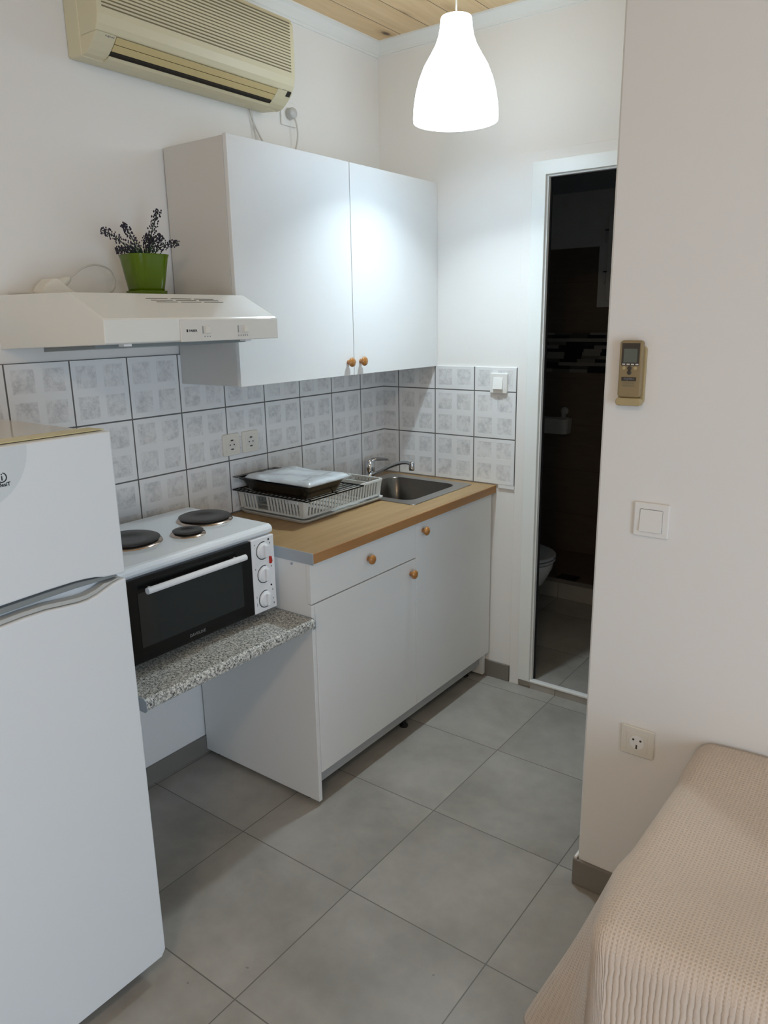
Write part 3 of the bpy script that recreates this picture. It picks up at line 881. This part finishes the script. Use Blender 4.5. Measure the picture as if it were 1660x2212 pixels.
# cutlery compartment of the drainer
bm = B()
q = rrect(.215, .335, -.572, -.502, .012)
A = [bm.verts.new((p[0], p[1], .985)) for p in q]; Bq = [bm.verts.new((.275+(p[0]-.275)*.9, -.537+(p[1]+.537)*.85, .934)) for p in q]
for i in range(len(q)): bm.faces.new((A[i], A[(i+1) % len(q)], Bq[(i+1) % len(q)], Bq[i]))
bm.faces.new(Bq)
bmesh.ops.solidify(bm, geom=bm.faces[:], thickness=.002)
obj('cutlery_cup', bm, M['rackwhite'], t)

# oven wire rack on the drainer
t_ = B()
gx0, gx1, gy0, gy1, gz = .012, .388, -.975, -.655, 1.0015
tube(t_, [(gx0, gy0, gz), (gx1, gy0, gz)], .0025, 8, 1); tube(t_, [(gx1, gy0, gz), (gx1, gy1, gz)], .0025, 8, 1)
tube(t_, [(gx1, gy1, gz), (gx0, gy1, gz)], .0025, 8, 1); tube(t_, [(gx0, gy1, gz), (gx0, gy0, gz)], .0025, 8, 1)
for k in range(1, 17): 
    xx = gx0+(gx1-gx0)*k/17; tube(t_, [(xx, gy0, gz), (xx, gy1, gz)], .0015, 6, 1)
tube(t_, [(gx0, gy0+.022, gz+.002), (gx1, gy0+.022, gz+.002)], .0018, 6, 1)
tube(t_, [(gx0, -.81, gz+.002), (gx1, -.81, gz+.002)], .0018, 6, 1)
tag(obj('oven_rack', t_, M['blackenamel'], base=(.2, -.81, .999)), 'black wire oven rack lying across the white dish drainer', 'oven rack')

# deep black tray
bm = B(); rows = []
tx0, tx1, ty0, ty1 = .048, .398, -1.000, -.742
spec = [(rrect(tx0+.040, tx1-.030, ty0+.035, ty1-.03, .03), 1.0055), (rrect(tx0+.010, tx1-.008, ty0+.012, ty1-.012, .04), 1.048), (rrect(tx0, tx1, ty0, ty1, .045), 1.054),
        (rrect(tx0, tx1, ty0, ty1, .045), 1.0565), (rrect(tx0+.013, tx1-.011, ty0+.015, ty1-.015, .04), 1.051), (rrect(tx0+.042, tx1-.032, ty0+.037, ty1-.032, .03), 1.008)]
for pts, z_ in spec: rows.append([bm.verts.new((p[0], p[1], z_)) for p in pts])
n = len(rows[0])
for a in range(len(rows)-1):
    for i in range(n): bm.faces.new((rows[a][i], rows[a][(i+1) % n], rows[a+1][(i+1) % n], rows[a+1][i]))
bm.faces.new(rows[0][::-1]); bm.faces.new(rows[-1])
box(bm, tx0-.016, tx0+.006, -.99, -.77, 1.0545, 1.0575)
tag(obj('baking_tray', bm, M['blackenamel'], base=(.22, -.87, 1.005)), 'deep black enamel baking tray stacked on the wire rack over the drainer', 'baking tray')

# plastic-wrapped packet on the tray
t_ = B()
nx, ny = 36, 26; px0, px1, py0, py1 = .092, .410, -.985, -.762
def ph(i, j):
    u = abs(2*i/nx-1); v = abs(2*j/ny-1)
    e = max(u, v)
    base = .012*(1-max(0, (e-.86)/.14)**2)
    return base+.0016*math.sin(i*.35+j*.22)+.0011*math.sin(j*.55-i*.17+1)+.0006*math.sin(i*.9+j*1.1)+(.003 if i > nx*.82 else 0)
top = [[t_.verts.new((px0+(px1-px0)*i/nx, py0+(py1-py0)*j/ny, 1.0600+ph(i, j))) for j in range(ny+1)] for i in range(nx+1)]
bot = [[t_.verts.new((px0+(px1-px0)*i/nx, py0+(py1-py0)*j/ny, 1.0575)) for j in range(ny+1)] for i in range(nx+1)]
for i in range(nx):
    for j in range(ny):
        t_.faces.new((top[i][j], top[i+1][j], top[i+1][j+1], top[i][j+1])); t_.faces.new((bot[i][j], bot[i][j+1], bot[i+1][j+1], bot[i+1][j]))
for i in range(nx):
    t_.faces.new((top[i][0], bot[i][0], bot[i+1][0], top[i+1][0])); t_.faces.new((top[i][ny], top[i+1][ny], bot[i+1][ny], bot[i][ny]))
for j in range(ny):
    t_.faces.new((top[0][j], top[0][j+1], bot[0][j+1], bot[0][j])); t_.faces.new((top[nx][j], bot[nx][j], bot[nx][j+1], top[nx][j+1]))
tag(obj('wrapped_packet', t_, M['wrap'], base=(.25, -.87, 1.0575), smooth=True), 'flat packet in crinkled clear plastic film lying on the black baking tray', 'packet')

# ------------------------------------------------------------------ refrigerator
FY0, FY1 = -2.535, -1.935
t = thing('refrigerator', 'white two-door top-freezer fridge beside the speckled shelf', 'fridge', (.38, -2.235, 0))
bm = B(); box(bm, .05, .660, FY0+.003, FY1-.003, .03, 1.378); obj('cabinet_body', bm, M['applwhite'], t, .004)
bm = B(); box(bm, .05, .628, FY0, FY1, 1.3785, 1.394); obj('top_panel', bm, M['fridgetop'], t, .003)
bm = B(); prism(bm, [(.6282, 1.379), (.662, 1.379), (.664, 1.3765), (.665, 1.3765), (.667, 1.3985), (.700, 1.3985), (.700, 1.4005), (.640, 1.3995), (.6282, 1.396)], FY0, FY1, 'y'); obj('top_trim', bm, M['fridgetrim'], t, .001)
up = [(FY1, 1.083), (-1.960, 1.084), (-1.986, 1.0865), (-2.005, 1.0915), (-2.029, 1.095), (-2.06, 1.0965), (-2.117, 1.096), (-2.213, 1.093), (FY0, 1.093), (FY0, 1.397), (FY1, 1.397)]
bm = B(); prism(bm, up, .6665, .723, 'x'); ud = obj('freezer_door', bm, M['fridge'], t, .004, seg=3)
lowc = [(FY0, 1.050), (-2.30, 1.051), (-2.218, 1.052), (-2.172, 1.0545), (-2.123, 1.0545), (-2.085, 1.0505), (-2.052, 1.0475), (-2.03, 1.0478), (-2.007, 1.052), (-1.985, 1.060), (-1.966, 1.0665), (-1.950, 1.0695), (FY1, 1.071)]
bm = B(); prism(bm, lowc+[(FY1, .075), (FY1-.012, .058), (FY0, .058)], .6665, .723, 'x'); ld = obj('fridge_door', bm, M['fridge'], t, .004, seg=3)
# recessed grip between the doors
bm = B(); box(bm, .664, .694, FY0+.004, FY1-.004, 1.045, 1.099); obj('grip_recess', bm, M['fridge'], t)
bm = B()
rail = [(-1.950, 1.0765), (-1.975, 1.077), (-2.05, 1.078), (-2.12, 1.0765), (-2.22, 1.073), (FY0+.01, 1.070)]
r2 = [(p[0], p[1]+.0125) for p in rail]; r2[0] = (-1.950, 1.0805); r2[1] = (-1.975, 1.085)
prism(bm, rail+r2[::-1], .690, .714, 'x'); obj('upper_grip', bm, M['fridgegrey'], t, .003)
bm = B()
band = [(p[0], p[1]+.0012) for p in lowc if p[0] <= -1.95]; b2 = [(p[0], p[1]+.0095-(0.006 if p[0] > -1.97 else 0)) for p in band]
prism(bm, band+b2[::-1], .688, .716, 'x'); obj('lower_grip', bm, M['fridgegrip'], t, .003)
# round badge, ring emblem and lettering
bm = B()
pts = []
cy_, cz_, R_ = -2.232, 1.395, .112
for i in range(33):
    a = -PI*i/32; pts.append((cy_+R_*math.cos(a), cz_+R_*math.sin(a)))
pts = [p for p in pts]
pts[0] = (cy_+R_, 1.3945); pts[-1] = (cy_-R_, 1.3945)
prism(bm, pts, .7225, .7237, 'x'); bg = obj('badge', bm, M['badge'], ud)
bm = B()
for i in range(22):
    a = math.radians(-245+i*14.5); a2 = math.radians(-245+(i+1)*14.5)
    q = [(-2.1755+r_*math.cos(b_), 1.3395+r_*math.sin(b_)) for r_, b_ in ((.0078, a), (.0099, a), (.0099, a2), (.0078, a2))]
    prism(bm, q, .7237, .7241, 'x')
box(bm, .7237, .7241, -2.1766, -2.1744, 1.3340, 1.3425); box(bm, .7237, .7241, -2.1766, -2.1744, 1.3445, 1.3468)
obj('ring_emblem', bm, M['ink'], bg)
text('lettering', 'indesiT', .0105, M['ink'], bg, (.7240, -2.1760, 1.3255), (0, 1, 0), (0, 0, 1), ext=.0003)
bm = B()
for fx_ in (.10, .62):
    for fy_ in (FY0+.05, FY1-.05):
        b_ = B(); lathe(b_, [(.02, 0), (.02, .03)], (fx_, fy_, 0), n=14); obj('foot', b_, M['black'], t)
bm.free()

# ------------------------------------------------------------------ air conditioner
AY0, AY1 = -1.468, -.690; AZ0, AZ1 = 2.345, 2.625
t = thing('air_conditioner', 'yellowed wall-mounted air conditioner with ribbed grille above the cabinets', 'air conditioner', (.08, -1.08, 2.345))
bm = B(); prism(bm, [(.001, AZ0), (.068, AZ0-.006), (.068, AZ1), (.001, AZ1)], AY0, AY1-.012, 'y')
obj('back_frame', bm, M['ac'], t, .006, seg=3)
# front cover: end cheeks + upper panel, rounded
cov = [(.060, AZ0-.004), (.085, AZ0+.000), (.100, AZ0+.008), (.120, AZ0+.024), (.138, AZ0+.042), (.150, AZ0+.062), (.156, AZ0+.085), (.158, AZ0+.16), (.156, AZ1-.03), (.145, AZ1-.01), (.120, AZ1), (.060, AZ1)]
cheek = cov[:5]+[(.1405, AZ0+.0450), (.060, AZ0+.0450)]
for ya, yb in ((AY0+.002, -1.400), (-.762, AY1)):
    bm = B(); prism(bm, cheek, ya, yb, 'y'); obj('end_cheek', bm, M['ac'], t, .006, seg=3)
cov2 = [(.060, AZ0+.0452), (.1405, AZ0+.0452), (.150, AZ0+.062), (.156, AZ0+.085), (.158, AZ0+.16), (.156, AZ1-.03), (.145, AZ1-.01), (.120, AZ1), (.060, AZ1)]
bm = B(); prism(bm, cov2, AY0+.002, AY1, 'y'); fp = obj('front_panel', bm, M['ac'], t, .005, seg=3)
bm = B(); k = 0
zz = AZ0+.102
while zz < AZ1-.02:
    box(bm, .1565, .1588, -1.452, -.712, zz, zz+.0030); zz += .0093
obj('grille', bm, M['acgap'], t)
bm = B(); prism(bm, [(.085, AZ0+.001), (.105, AZ0+.010), (.105, AZ0+.044), (.060, AZ0+.044), (.060, AZ0)], -1.3995, -.7625, 'y'); obj('outlet_recess', bm, M['acdark'], t)
bm = B(); prism(bm, [(.066, AZ0-.007), (.090, AZ0-.003), (.0985, AZ0+.0035), (.094, AZ0+.006), (.066, AZ0)], -1.3995, -.7625, 'y'); obj('lower_lip', bm, M['ac'], t)
bm = B(); prism(bm, [(.1085, AZ0+.0140), (.1245, AZ0+.0275), (.120, AZ0+.030), (.103, AZ0+.017)], -1.3985, -.7635, 'y'); obj('vane', bm, M['acvane'], t, .0008)
bm = B(); prism(bm, [(.1255, AZ0+.0285), (.1395, AZ0+.0428), (.135, AZ0+.0440), (.121, AZ0+.031)], -1.3985, -.7635, 'y'); obj('vane', bm, M['acvane'], t, .0008)
xd = Vector((0, 1, 0)); yd = Vector((.030, 0, .038)).normalized()
text('lettering', 'FUJITSU', .0085, M['inkgrey'], t, (.1365, -1.420, AZ0+.0405), xd, (.6, 0, .8), sx=1.0)
# sensor window and indicator marks on the right cheek
bm = B()
def cheekpt(s): return Vector((.120, 0, AZ0+.024)).lerp(Vector((.146, 0, AZ0+.054)), s)
nrm = Vector((.030, 0, -.026)).normalized()
def cheekquad(bm, y0_, y1_, s0, s1, up=.0006):
    a, b_ = cheekpt(s0), cheekpt(s1)
    vs = [(p+nrm*o) for p, o in ((a, up), (b_, up), (b_, -.001), (a, -.001))]
    prism(bm, [(v_.x, v_.z) for v_ in vs], y0_, y1_, 'y')
cheekquad(bm, -.716, -.699, .30, .75, .0040); obj('sensor_window', bm, M['black'], t)
bm = B()
for s_ in (.30, .50, .75):
    bm = B(); cheekquad(bm, -.742, -.722, s_, s_+.04); obj('indicator_mark', bm, M['inkgrey'], t)

# socket with plug beside the air conditioner, and its cables
t = thing('wall_socket', 'white wall socket under the right end of the air conditioner', 'socket', (.0, -.572, 2.365))
bm = B(); prism(bm, rrect(-.613, -.531, 2.324, 2.406, .006), 0, .008, 'x'); obj('cover_plate', bm, M['wall'], t, .002)
bm = B(); lathe(bm, [(.0225, .008), (.0225, .0085), (.020, .009), (.0001, .009)], (.0, -.572, 2.365), 'x', 28, cap1=False); obj('socket_face', bm, M['cream'], t)
t = thing('power_plug', 'grey plug with white cable in the socket under the air conditioner', 'plug', (.01, -.572, 2.365))
bm = B(); lathe(bm, [(.018, .009), (.0195, .012), (.0195, .030), (.016, .036), (.0001, .038)], (.0, -.572, 2.365), 'x', 24, cap1=False); obj('plug_body', bm, M['plug'], t, smooth=True)
bm = B(); tube(bm, [(.030, -.568, 2.352), (.035, -.562, 2.330), (.034, -.556, 2.300), (.030, -.556, 2.270), (.026, -.565, 2.235), (.024, -.58, 2.190), (.03, -.60, 2.1605)], .003, 8, 6); obj('cable', bm, M['cable'], t, smooth=True)
bm = B(); tube(bm, [(.012, -.772, 2.345), (.012, -.764, 2.31), (.012, -.757, 2.27), (.014, -.752, 2.21), (.02, -.75, 2.161)], .0022, 8, 5)
tag(obj('thin_wire', bm, M['cable'], base=(.012, -.76, 2.161), smooth=True), 'thin straight white wire hanging from the air conditioner behind the cabinet', 'cable')
bm = B(); tube(bm, [(.010, -.776, 2.347), (.010, -.764, 2.31), (.011, -.742, 2.275), (.013, -.715, 2.24), (.02, -.68, 2.20), (.025, -.65, 2.161)], .003, 8, 5)
tag(obj('condensate_hose', bm, M['cable'], base=(.012, -.74, 2.161), smooth=True), 'thicker curved white hose running from the air conditioner down behind the cabinet', 'hose')

# ------------------------------------------------------------------ pendant lamp
LX, LY = .700, -.512
t = thing('pendant_lamp', 'glowing white bell-shaped pendant lamp hanging from the wooden ceiling', 'lamp', (LX, LY, 2.25))
bm = B()
outer = [(.1395, 2.245), (.1405, 2.258), (.1385, 2.290), (.132, 2.330), (.121, 2.370), (.105, 2.408), (.085, 2.440), (.0675, 2.470), (.0575, 2.497), (.0525, 2.522), (.0508, 2.545), (.0485, 2.551)]
inner = [(r-.0025, z_-.0015 if i == len(outer)-1 else z_) for i, (r, z_) in enumerate(outer)]
prof = inner[0:][:]; 
prof = [(r-.0025, z_+.0002) for r, z_ in outer[:-1]][::-1]+outer+[(.020, 2.5525), (.0001, 2.553)]
lathe(bm, prof, (LX, LY, 0), n=56, cap0=False, cap1=False)
sharp(obj('shade', bm, M['shade'], t, smooth=True), 60)
bm = B(); lathe(bm, [(.0001, 2.3255), (.014, 2.329), (.025, 2.340), (.030, 2.355), (.028, 2.372), (.018, 2.390), (.013, 2.405), (.0001, 2.406)], (LX, LY, 0), n=24, cap0=False, cap1=False); obj('bulb', bm, M['bulb'], t, smooth=True)
bm = B(); lathe(bm, [(.0135, 2.406), (.018, 2.410), (.020, 2.45), (.018, 2.55), (.0001, 2.551)], (LX, LY, 0), n=20, cap1=False); obj('lamp_holder', bm, M['switch'], t)
bm = B(); tube(bm, [(LX, LY, 2.5535), (LX, LY, 2.715)], .0028, 8, 1); obj('cord', bm, M['switch'], t)
bm = B(); lathe(bm, [(.0001, 2.700), (.03, 2.704), (.045, 2.7345), (.0001, 2.7345)], (LX, LY, 0), n=24, cap0=False, cap1=False); obj('ceiling_rose', bm, M['switch'], t, smooth=True)

# ------------------------------------------------------------------ sockets on the tiles
def tile_socket(yc, zc, label):
    t = thing('wall_socket', label, 'socket', (.007, yc, zc), 'sockets on the splashback tiles')
    bm = B(); prism(bm, rrect(yc-.0405, yc+.0405, zc-.0405, zc+.0405, .006), .007, .015, 'x'); obj('cover_plate', bm, M['cream'], t, .002)
    bm = B(); box(bm, .0151, .0165, yc-.0275, yc+.0275, zc-.0275, zc+.0275); obj('insert', bm, M['cream'], t, .0015)
    bm = B(); lathe(bm, [(.0215, .0166), (.0215, .0172), (.0195, .0172), (.0185, .0168), (.0001, .0168)], (0, yc, zc), 'x', 28, cap0=False, cap1=False); obj('socket_well', bm, M['hoodpanel'], t)
    for dz, sy_ in ((.0165, .006), (-.0165, .006)):
        bm = B(); box(bm, .0168, .018, yc-sy_, yc+sy_, zc+dz-.0022, zc+dz+.0022); obj('earth_clip', bm, M['hole'], t)
    for dy in (-.0095, .0095):
        bm = B(); lathe(bm, [(.0028, .0168), (.0028, .0176), (.0001, .0176)], (0, yc+dy, zc), 'x', 12, cap1=False); obj('pin_hole', bm, M['hole'], t)
    return t
s1 = tile_socket(-.968, 1.172, 'cream wall socket on the splashback tiles, left one above the dish drainer')
s2 = dup(s1, (.007, -.872, 1.172)); s2['label'] = 'cream wall socket on the splashback tiles, right one above the dish drainer'

# switch on back-wall tiles
xc, zc = .6155, 1.3475
t = thing('light_switch', 'white light switch mounted on the tiles beside the bathroom door frame', 'switch', (xc, -.007, zc))
bm = B(); prism(bm, rrect(xc-.040, xc+.040, zc-.042, zc+.042, .006), -.018, -.0072, 'y'); obj('cover_plate', bm, M['switch'], t, .003)
bm = B(); prism(bm, [(-.0185, zc+.024), (-.0205, zc+.024), (-.0295, zc-.024), (-.0185, zc-.024)], xc-.022, xc+.022, 'x'); obj('rocker', bm, M['switch'], t, .001)
# big switch on the partition
xc, zc = 1.588, 1.126; F = PY
t = thing('light_switch', 'large square light switch on the partition wall below the remote control', 'switch', (xc, F, zc))
bm = B(); prism(bm, rrect(xc-.043, xc+.043, zc-.043, zc+.043, .004), F-.009, F-.0002, 'y'); obj('cover_plate', bm, M['switch'], t, .003)
bm = B(); prism(bm, rrect(xc-.028, xc+.028, zc-.030, zc+.028, .003), F-.0094, F-.0088, 'y'); obj('gap', bm, M['fridgegrey'], t)
bm = B(); prism(bm, [(F-.0090, zc+.0265), (F-.0098, zc+.0265), (F-.0145, zc-.0285), (F-.0090, zc-.0285)], xc-.0268, xc+.0272, 'x'); obj('rocker', bm, M['switch'], t, .0008)
# socket on the partition by the bed
xc, zc = 1.594, .518
t = thing('wall_socket', 'white wall socket low on the partition beside the bed', 'socket', (xc, F, zc))
bm = B(); prism(bm, rrect(xc-.044, xc+.044, zc-.041, zc+.041, .004), F-.008, F-.0002, 'y'); obj('cover_plate', bm, M['cream'], t, .0025)
bm = B(); prism(bm, rrect(xc-.0275, xc+.0275, zc-.0275, zc+.0275, .003), F-.0092, F-.008, 'y'); obj('insert', bm, M['cream'], t, .0008)
bm = B(); lathe(bm, [(.0218, -.0105), (.0218, -.009), (.0195, -.009), (.0190, -.0100), (.0001, -.0100)], (xc, F, zc), 'y', 28, cap0=False, cap1=False); obj('socket_well', bm, M['switch'], t)
for dx, dz in ((-.0095, .007), (.0095, .007)):
    bm = B(); lathe(bm, [(.003, -.0100), (.003, -.0106), (.0001, -.0106)], (xc+dx, F, zc+dz), 'y', 12, cap1=False); obj('pin_hole', bm, M['hole'], t)
for dz in (-.0125,):
    bm = B(); box(bm, xc-.0018, xc+.0018, F-.0118, F-.0100, zc+dz-.0055, zc+dz+.0055); obj('earth_clip', bm, M['hole'], t)

# remote control in its holder
xc = 1.519
t = thing('remote_control', 'gold beige air-conditioner remote control in a wall holder on the partition', 'remote control', (xc, F, 1.41))
bm = B(); prism(bm, rrect(xc-.031, xc+.031, 1.408, 1.545, .010), F-.010, F-.0002, 'y'); obj('holder_back', bm, M['remoteside'], t, .002)
bm = B(); prism(bm, rrect(xc-.031, xc+.031, 1.405, 1.424, .008), F-.030, F-.010, 'y'); obj('holder_cup', bm, M['remoteside'], t, .003)
bm = B(); prism(bm, rrect(xc-.028, xc+.027, 1.4245, 1.558, .008), F-.027, F-.0105, 'y'); rb = obj('remote_body', bm, M['remote'], t, .004, seg=3)
yf = F-.0275
bm = B(); box(bm, xc-.0215, xc+.0205, yf-.0006, yf+.001, 1.500, 1.552); obj('display_frame', bm, M['remdark'], rb)
bm = B(); box(bm, xc-.0165, xc+.0155, yf-.001, yf, 1.507, 1.539); obj('display', bm, M['lcd'], rb)
bm = B()
for k in range(4): box(bm, xc-.019+k*.0105, xc-.012+k*.0105, yf-.0012, yf, 1.5015, 1.5045)
obj('display_marks', bm, M['hoodpanel'], rb)
for dx, zz, r_, mm in ((-.0145, 1.494, .0045, 'remoteside'), (-.001, 1.494, .0052, 'remdark'), (.0125, 1.494, .0045, 'remoteside'), (-.001, 1.484, .0052, 'remdark')):
    bm = B(); lathe(bm, [(r_, 0), (r_, -.0012), (r_-.001, -.0018), (.0001, -.0018)], (xc+dx, yf, zz), 'y', 18, cap1=False); obj('button', bm, M[mm], rb)
bm = B(); box(bm, xc-.019, xc+.016, yf-.0010, yf, 1.464, 1.473); pl = obj('name_plate', bm, M['remdark'], rb, .0004)
text('lettering', 'FUJITSU', .0062, M['inkgrey'], pl, (xc-.0015, yf-.0012, 1.4685), (1, 0, 0), (0, 0, 1), sx=1.1)
bm = B(); box(bm, xc-.015, xc+.012, yf-.0007, yf, 1.458, 1.4605); box(bm, xc-.0155, xc+.012, yf-.0007, yf, 1.4505, 1.4545); obj('print_lines', bm, M['acgap'], rb)

# ------------------------------------------------------------------ bed and bedspread
BX0, BX1, BYF, BYK, ZT, HM = 1.785, 3.80, -1.722, -1.038, .578, .555
W_ = BYK-BYF
ns, ntt = 150, 96
sv = [-HM+i*(HM)/46 for i in range(46)]+[i*(BX1-BX0)/110 for i in range(111)]
tv = [i*W_/50 for i in range(51)]+[W_+i*HM/44 for i in range(1, 45)]
def sstep(a, b, x):
    x = max(0, min(1, (x-a)/(b-a))); return x*x*(3-2*x)
def cloth(s, tt):
    a = max(0, -s); b = max(0, tt-W_)
    x = BX0+max(0, s); y = BYK-min(tt, W_)
    zt = ZT+.006*math.sin(tt*9+1)*math.sin(s*3+.5)+.004*math.sin(tt*23+s*4)+.003*math.sin(s*17+tt*6)
    zt += .03*sstep(W_*.55, 0, tt)*sstep(.5, .0, max(s, 0))*0
    R = .045
    def drop(d):            # rounded shoulder then vertical
        arc = R*PI/2
        if d < arc: th = d/R; return R*math.sin(th), R*(1-math.cos(th))
        return R, R+(d-arc)
    # soften towards the wall end of the top edge
    if a == 0 and b == 0:
        z = zt; ox = oy = 0
        return (x, y, z)
    d = max(a, b)
    o, dz = drop(d)
    z = zt-dz
    z = max(z, .004)
    fl = (d/HM)
    if b == 0:              # left (foot) side
        fin = math.exp(-((tt-(W_-.165))/.085)**2)*.19*fl**1.1
        w = .010*math.sin(tt*21)*fl+.018*fl+.008*math.sin(tt*47+2)*fl
        cor = sstep(W_-.06, W_, tt)
        return (x-o*.95-fin*(1-cor*.0)-w*(1-cor), y, z)
    if a == 0:              # front side
        w = .006*math.sin(s*26)*fl+.012*fl+.005*math.sin(s*61+1)*fl
        return (x, y-o*.95-w*sstep(0, .08, s)-.014*fl*sstep(.08, 0, s), z)
    # corner sector
    fincorner = math.exp(-(.165/.085)**2)*.19*fl**1.1
    ph = math.atan2(b, a)    # 0: left ... pi/2: front
    k = ph/(PI/2)
    oo = o*.95+.014*fl*k+.012*fl*math.sin(k*PI)+fincorner*(1-k)**3
    cx, cy = x, y
    return (cx-oo*math.cos(ph), cy-oo*math.sin(ph), z)
bm = B(); uvl = bm.loops.layers.uv.new('UVMap')
V = [[bm.verts.new(cloth(s, tt)) for tt in tv] for s in sv]
for i in range(len(sv)-1):
    for j in range(len(tv)-1):
        f = bm.faces.new((V[i][j], V[i+1][j], V[i+1][j+1], V[i][j+1])); f.smooth = True
        for l, (p, q) in zip(f.loops, ((i, j), (i+1, j), (i+1, j+1), (i, j+1))): l[uvl].uv = (sv[p], tv[q])
bs = obj('bedspread', bm, M['spread'], base=(2.7, -1.4, .575))
so = bs.modifiers.new('thick', 'SOLIDIFY'); so.thickness = .003; so.offset = -1
tag(bs, 'beige waffle-weave bedspread draped over the low bed beside the partition', 'bedspread')

# ------------------------------------------------------------------ light
lp = bpy.data.lights.new('bulb_light', 'AREA'); lp.shape = 'DISK'; lp.size = .08; lp.energy = 4.9; lp.spread = math.radians(112); lp.color = (.80, .94, 1.0)
lo2 = bpy.data.objects.new('bulb_light', lp); C.objects.link(lo2); lo2.location = (LX, LY, 2.322)
# window on the right wall
w2 = bpy.data.objects.new('window_2', None); C.objects.link(w2); w2.location = (XR, (WY0+WY1)/2, WZ0); w2['kind'] = 'structure'
bm = B()
for a in ((WY0, WY0+.06, WZ0, WZ1), (WY1-.06, WY1, WZ0, WZ1), ((WY0+WY1)/2-.04, (WY0+WY1)/2+.04, WZ0, WZ1), (WY0, WY1, WZ0, WZ0+.06), (WY0, WY1, WZ1-.06, WZ1)):
    box(bm, XR+.02, XR+.07, *a)
obj('window_frame', bm, M['alu'], w2)
bm = B(); box(bm, XR+.04, XR+.045, WY0+.05, WY1-.05, WZ0+.05, WZ1-.05); obj('pane', bm, M['glass'], w2)
la = bpy.data.lights.new('daylight', 'AREA'); la.shape = 'RECTANGLE'; la.size = WY1-WY0; la.size_y = WZ1-WZ0
la.energy = 74; la.color = (.62, .80, 1.0)
lo_ = bpy.data.objects.new('daylight', la); C.objects.link(lo_)
lo_.location = (XR+.16, (WY0+WY1)/2, (WZ0+WZ1)/2); lo_.rotation_euler = (PI/2, 0, PI/2)
# warm ceiling lamp over the main room, behind the viewer
t = thing('ceiling_lamp', 'round warm ceiling lamp in the main room behind the viewer', 'lamp', (2.3, -3.9, ZC))
bm = B(); lathe(bm, [(.0001, ZC-.09), (.11, ZC-.08), (.165, ZC-.04), (.17, ZC-.001), (.0001, ZC-.001)], (2.3, -3.9, 0), n=32, cap0=False, cap1=False)
obj('diffuser', bm, M['ceillamp'], t, smooth=True)

wd = bpy.data.worlds.new('sky'); S.world = wd; wd.use_nodes = True
bg_ = wd.node_tree.nodes['Background']; bg_.inputs[0].default_value = (.55, .72, 1, 1); bg_.inputs[1].default_value = .3

# ------------------------------------------------------------------ camera
cam = bpy.data.cameras.new('camera'); co = bpy.data.objects.new('camera', cam); C.objects.link(co)
yaw, pitch, roll, f = .642, -.2509, -.0171, 1627.64
cam.sensor_fit = 'HORIZONTAL'; cam.sensor_width = 36; cam.lens = f*36/1660
fw = Vector((-math.sin(yaw)*math.cos(pitch), math.cos(yaw)*math.cos(pitch), math.sin(pitch)))
rt = Vector((math.cos(yaw), math.sin(yaw), 0)); upv = rt.cross(fw)
r2_ = rt*math.cos(roll)+upv*math.sin(roll); u2_ = -rt*math.sin(roll)+upv*math.cos(roll)
mm = Matrix((r2_, u2_, -fw)).transposed().to_4x4(); mm.translation = Vector((2.13145, -2.85965, 1.61675))
co.matrix_world = mm
cam.clip_start = .05
S.camera = co

S.view_settings.view_transform = 'Standard'; S.view_settings.look = 'None'
S.view_settings.exposure = 0.0; S.view_settings.gamma = 1; S.view_settings.use_curve_mapping = False
S.cycles.max_bounces = 10; S.cycles.diffuse_bounces = 6; S.cycles.sample_clamp_indirect = 6
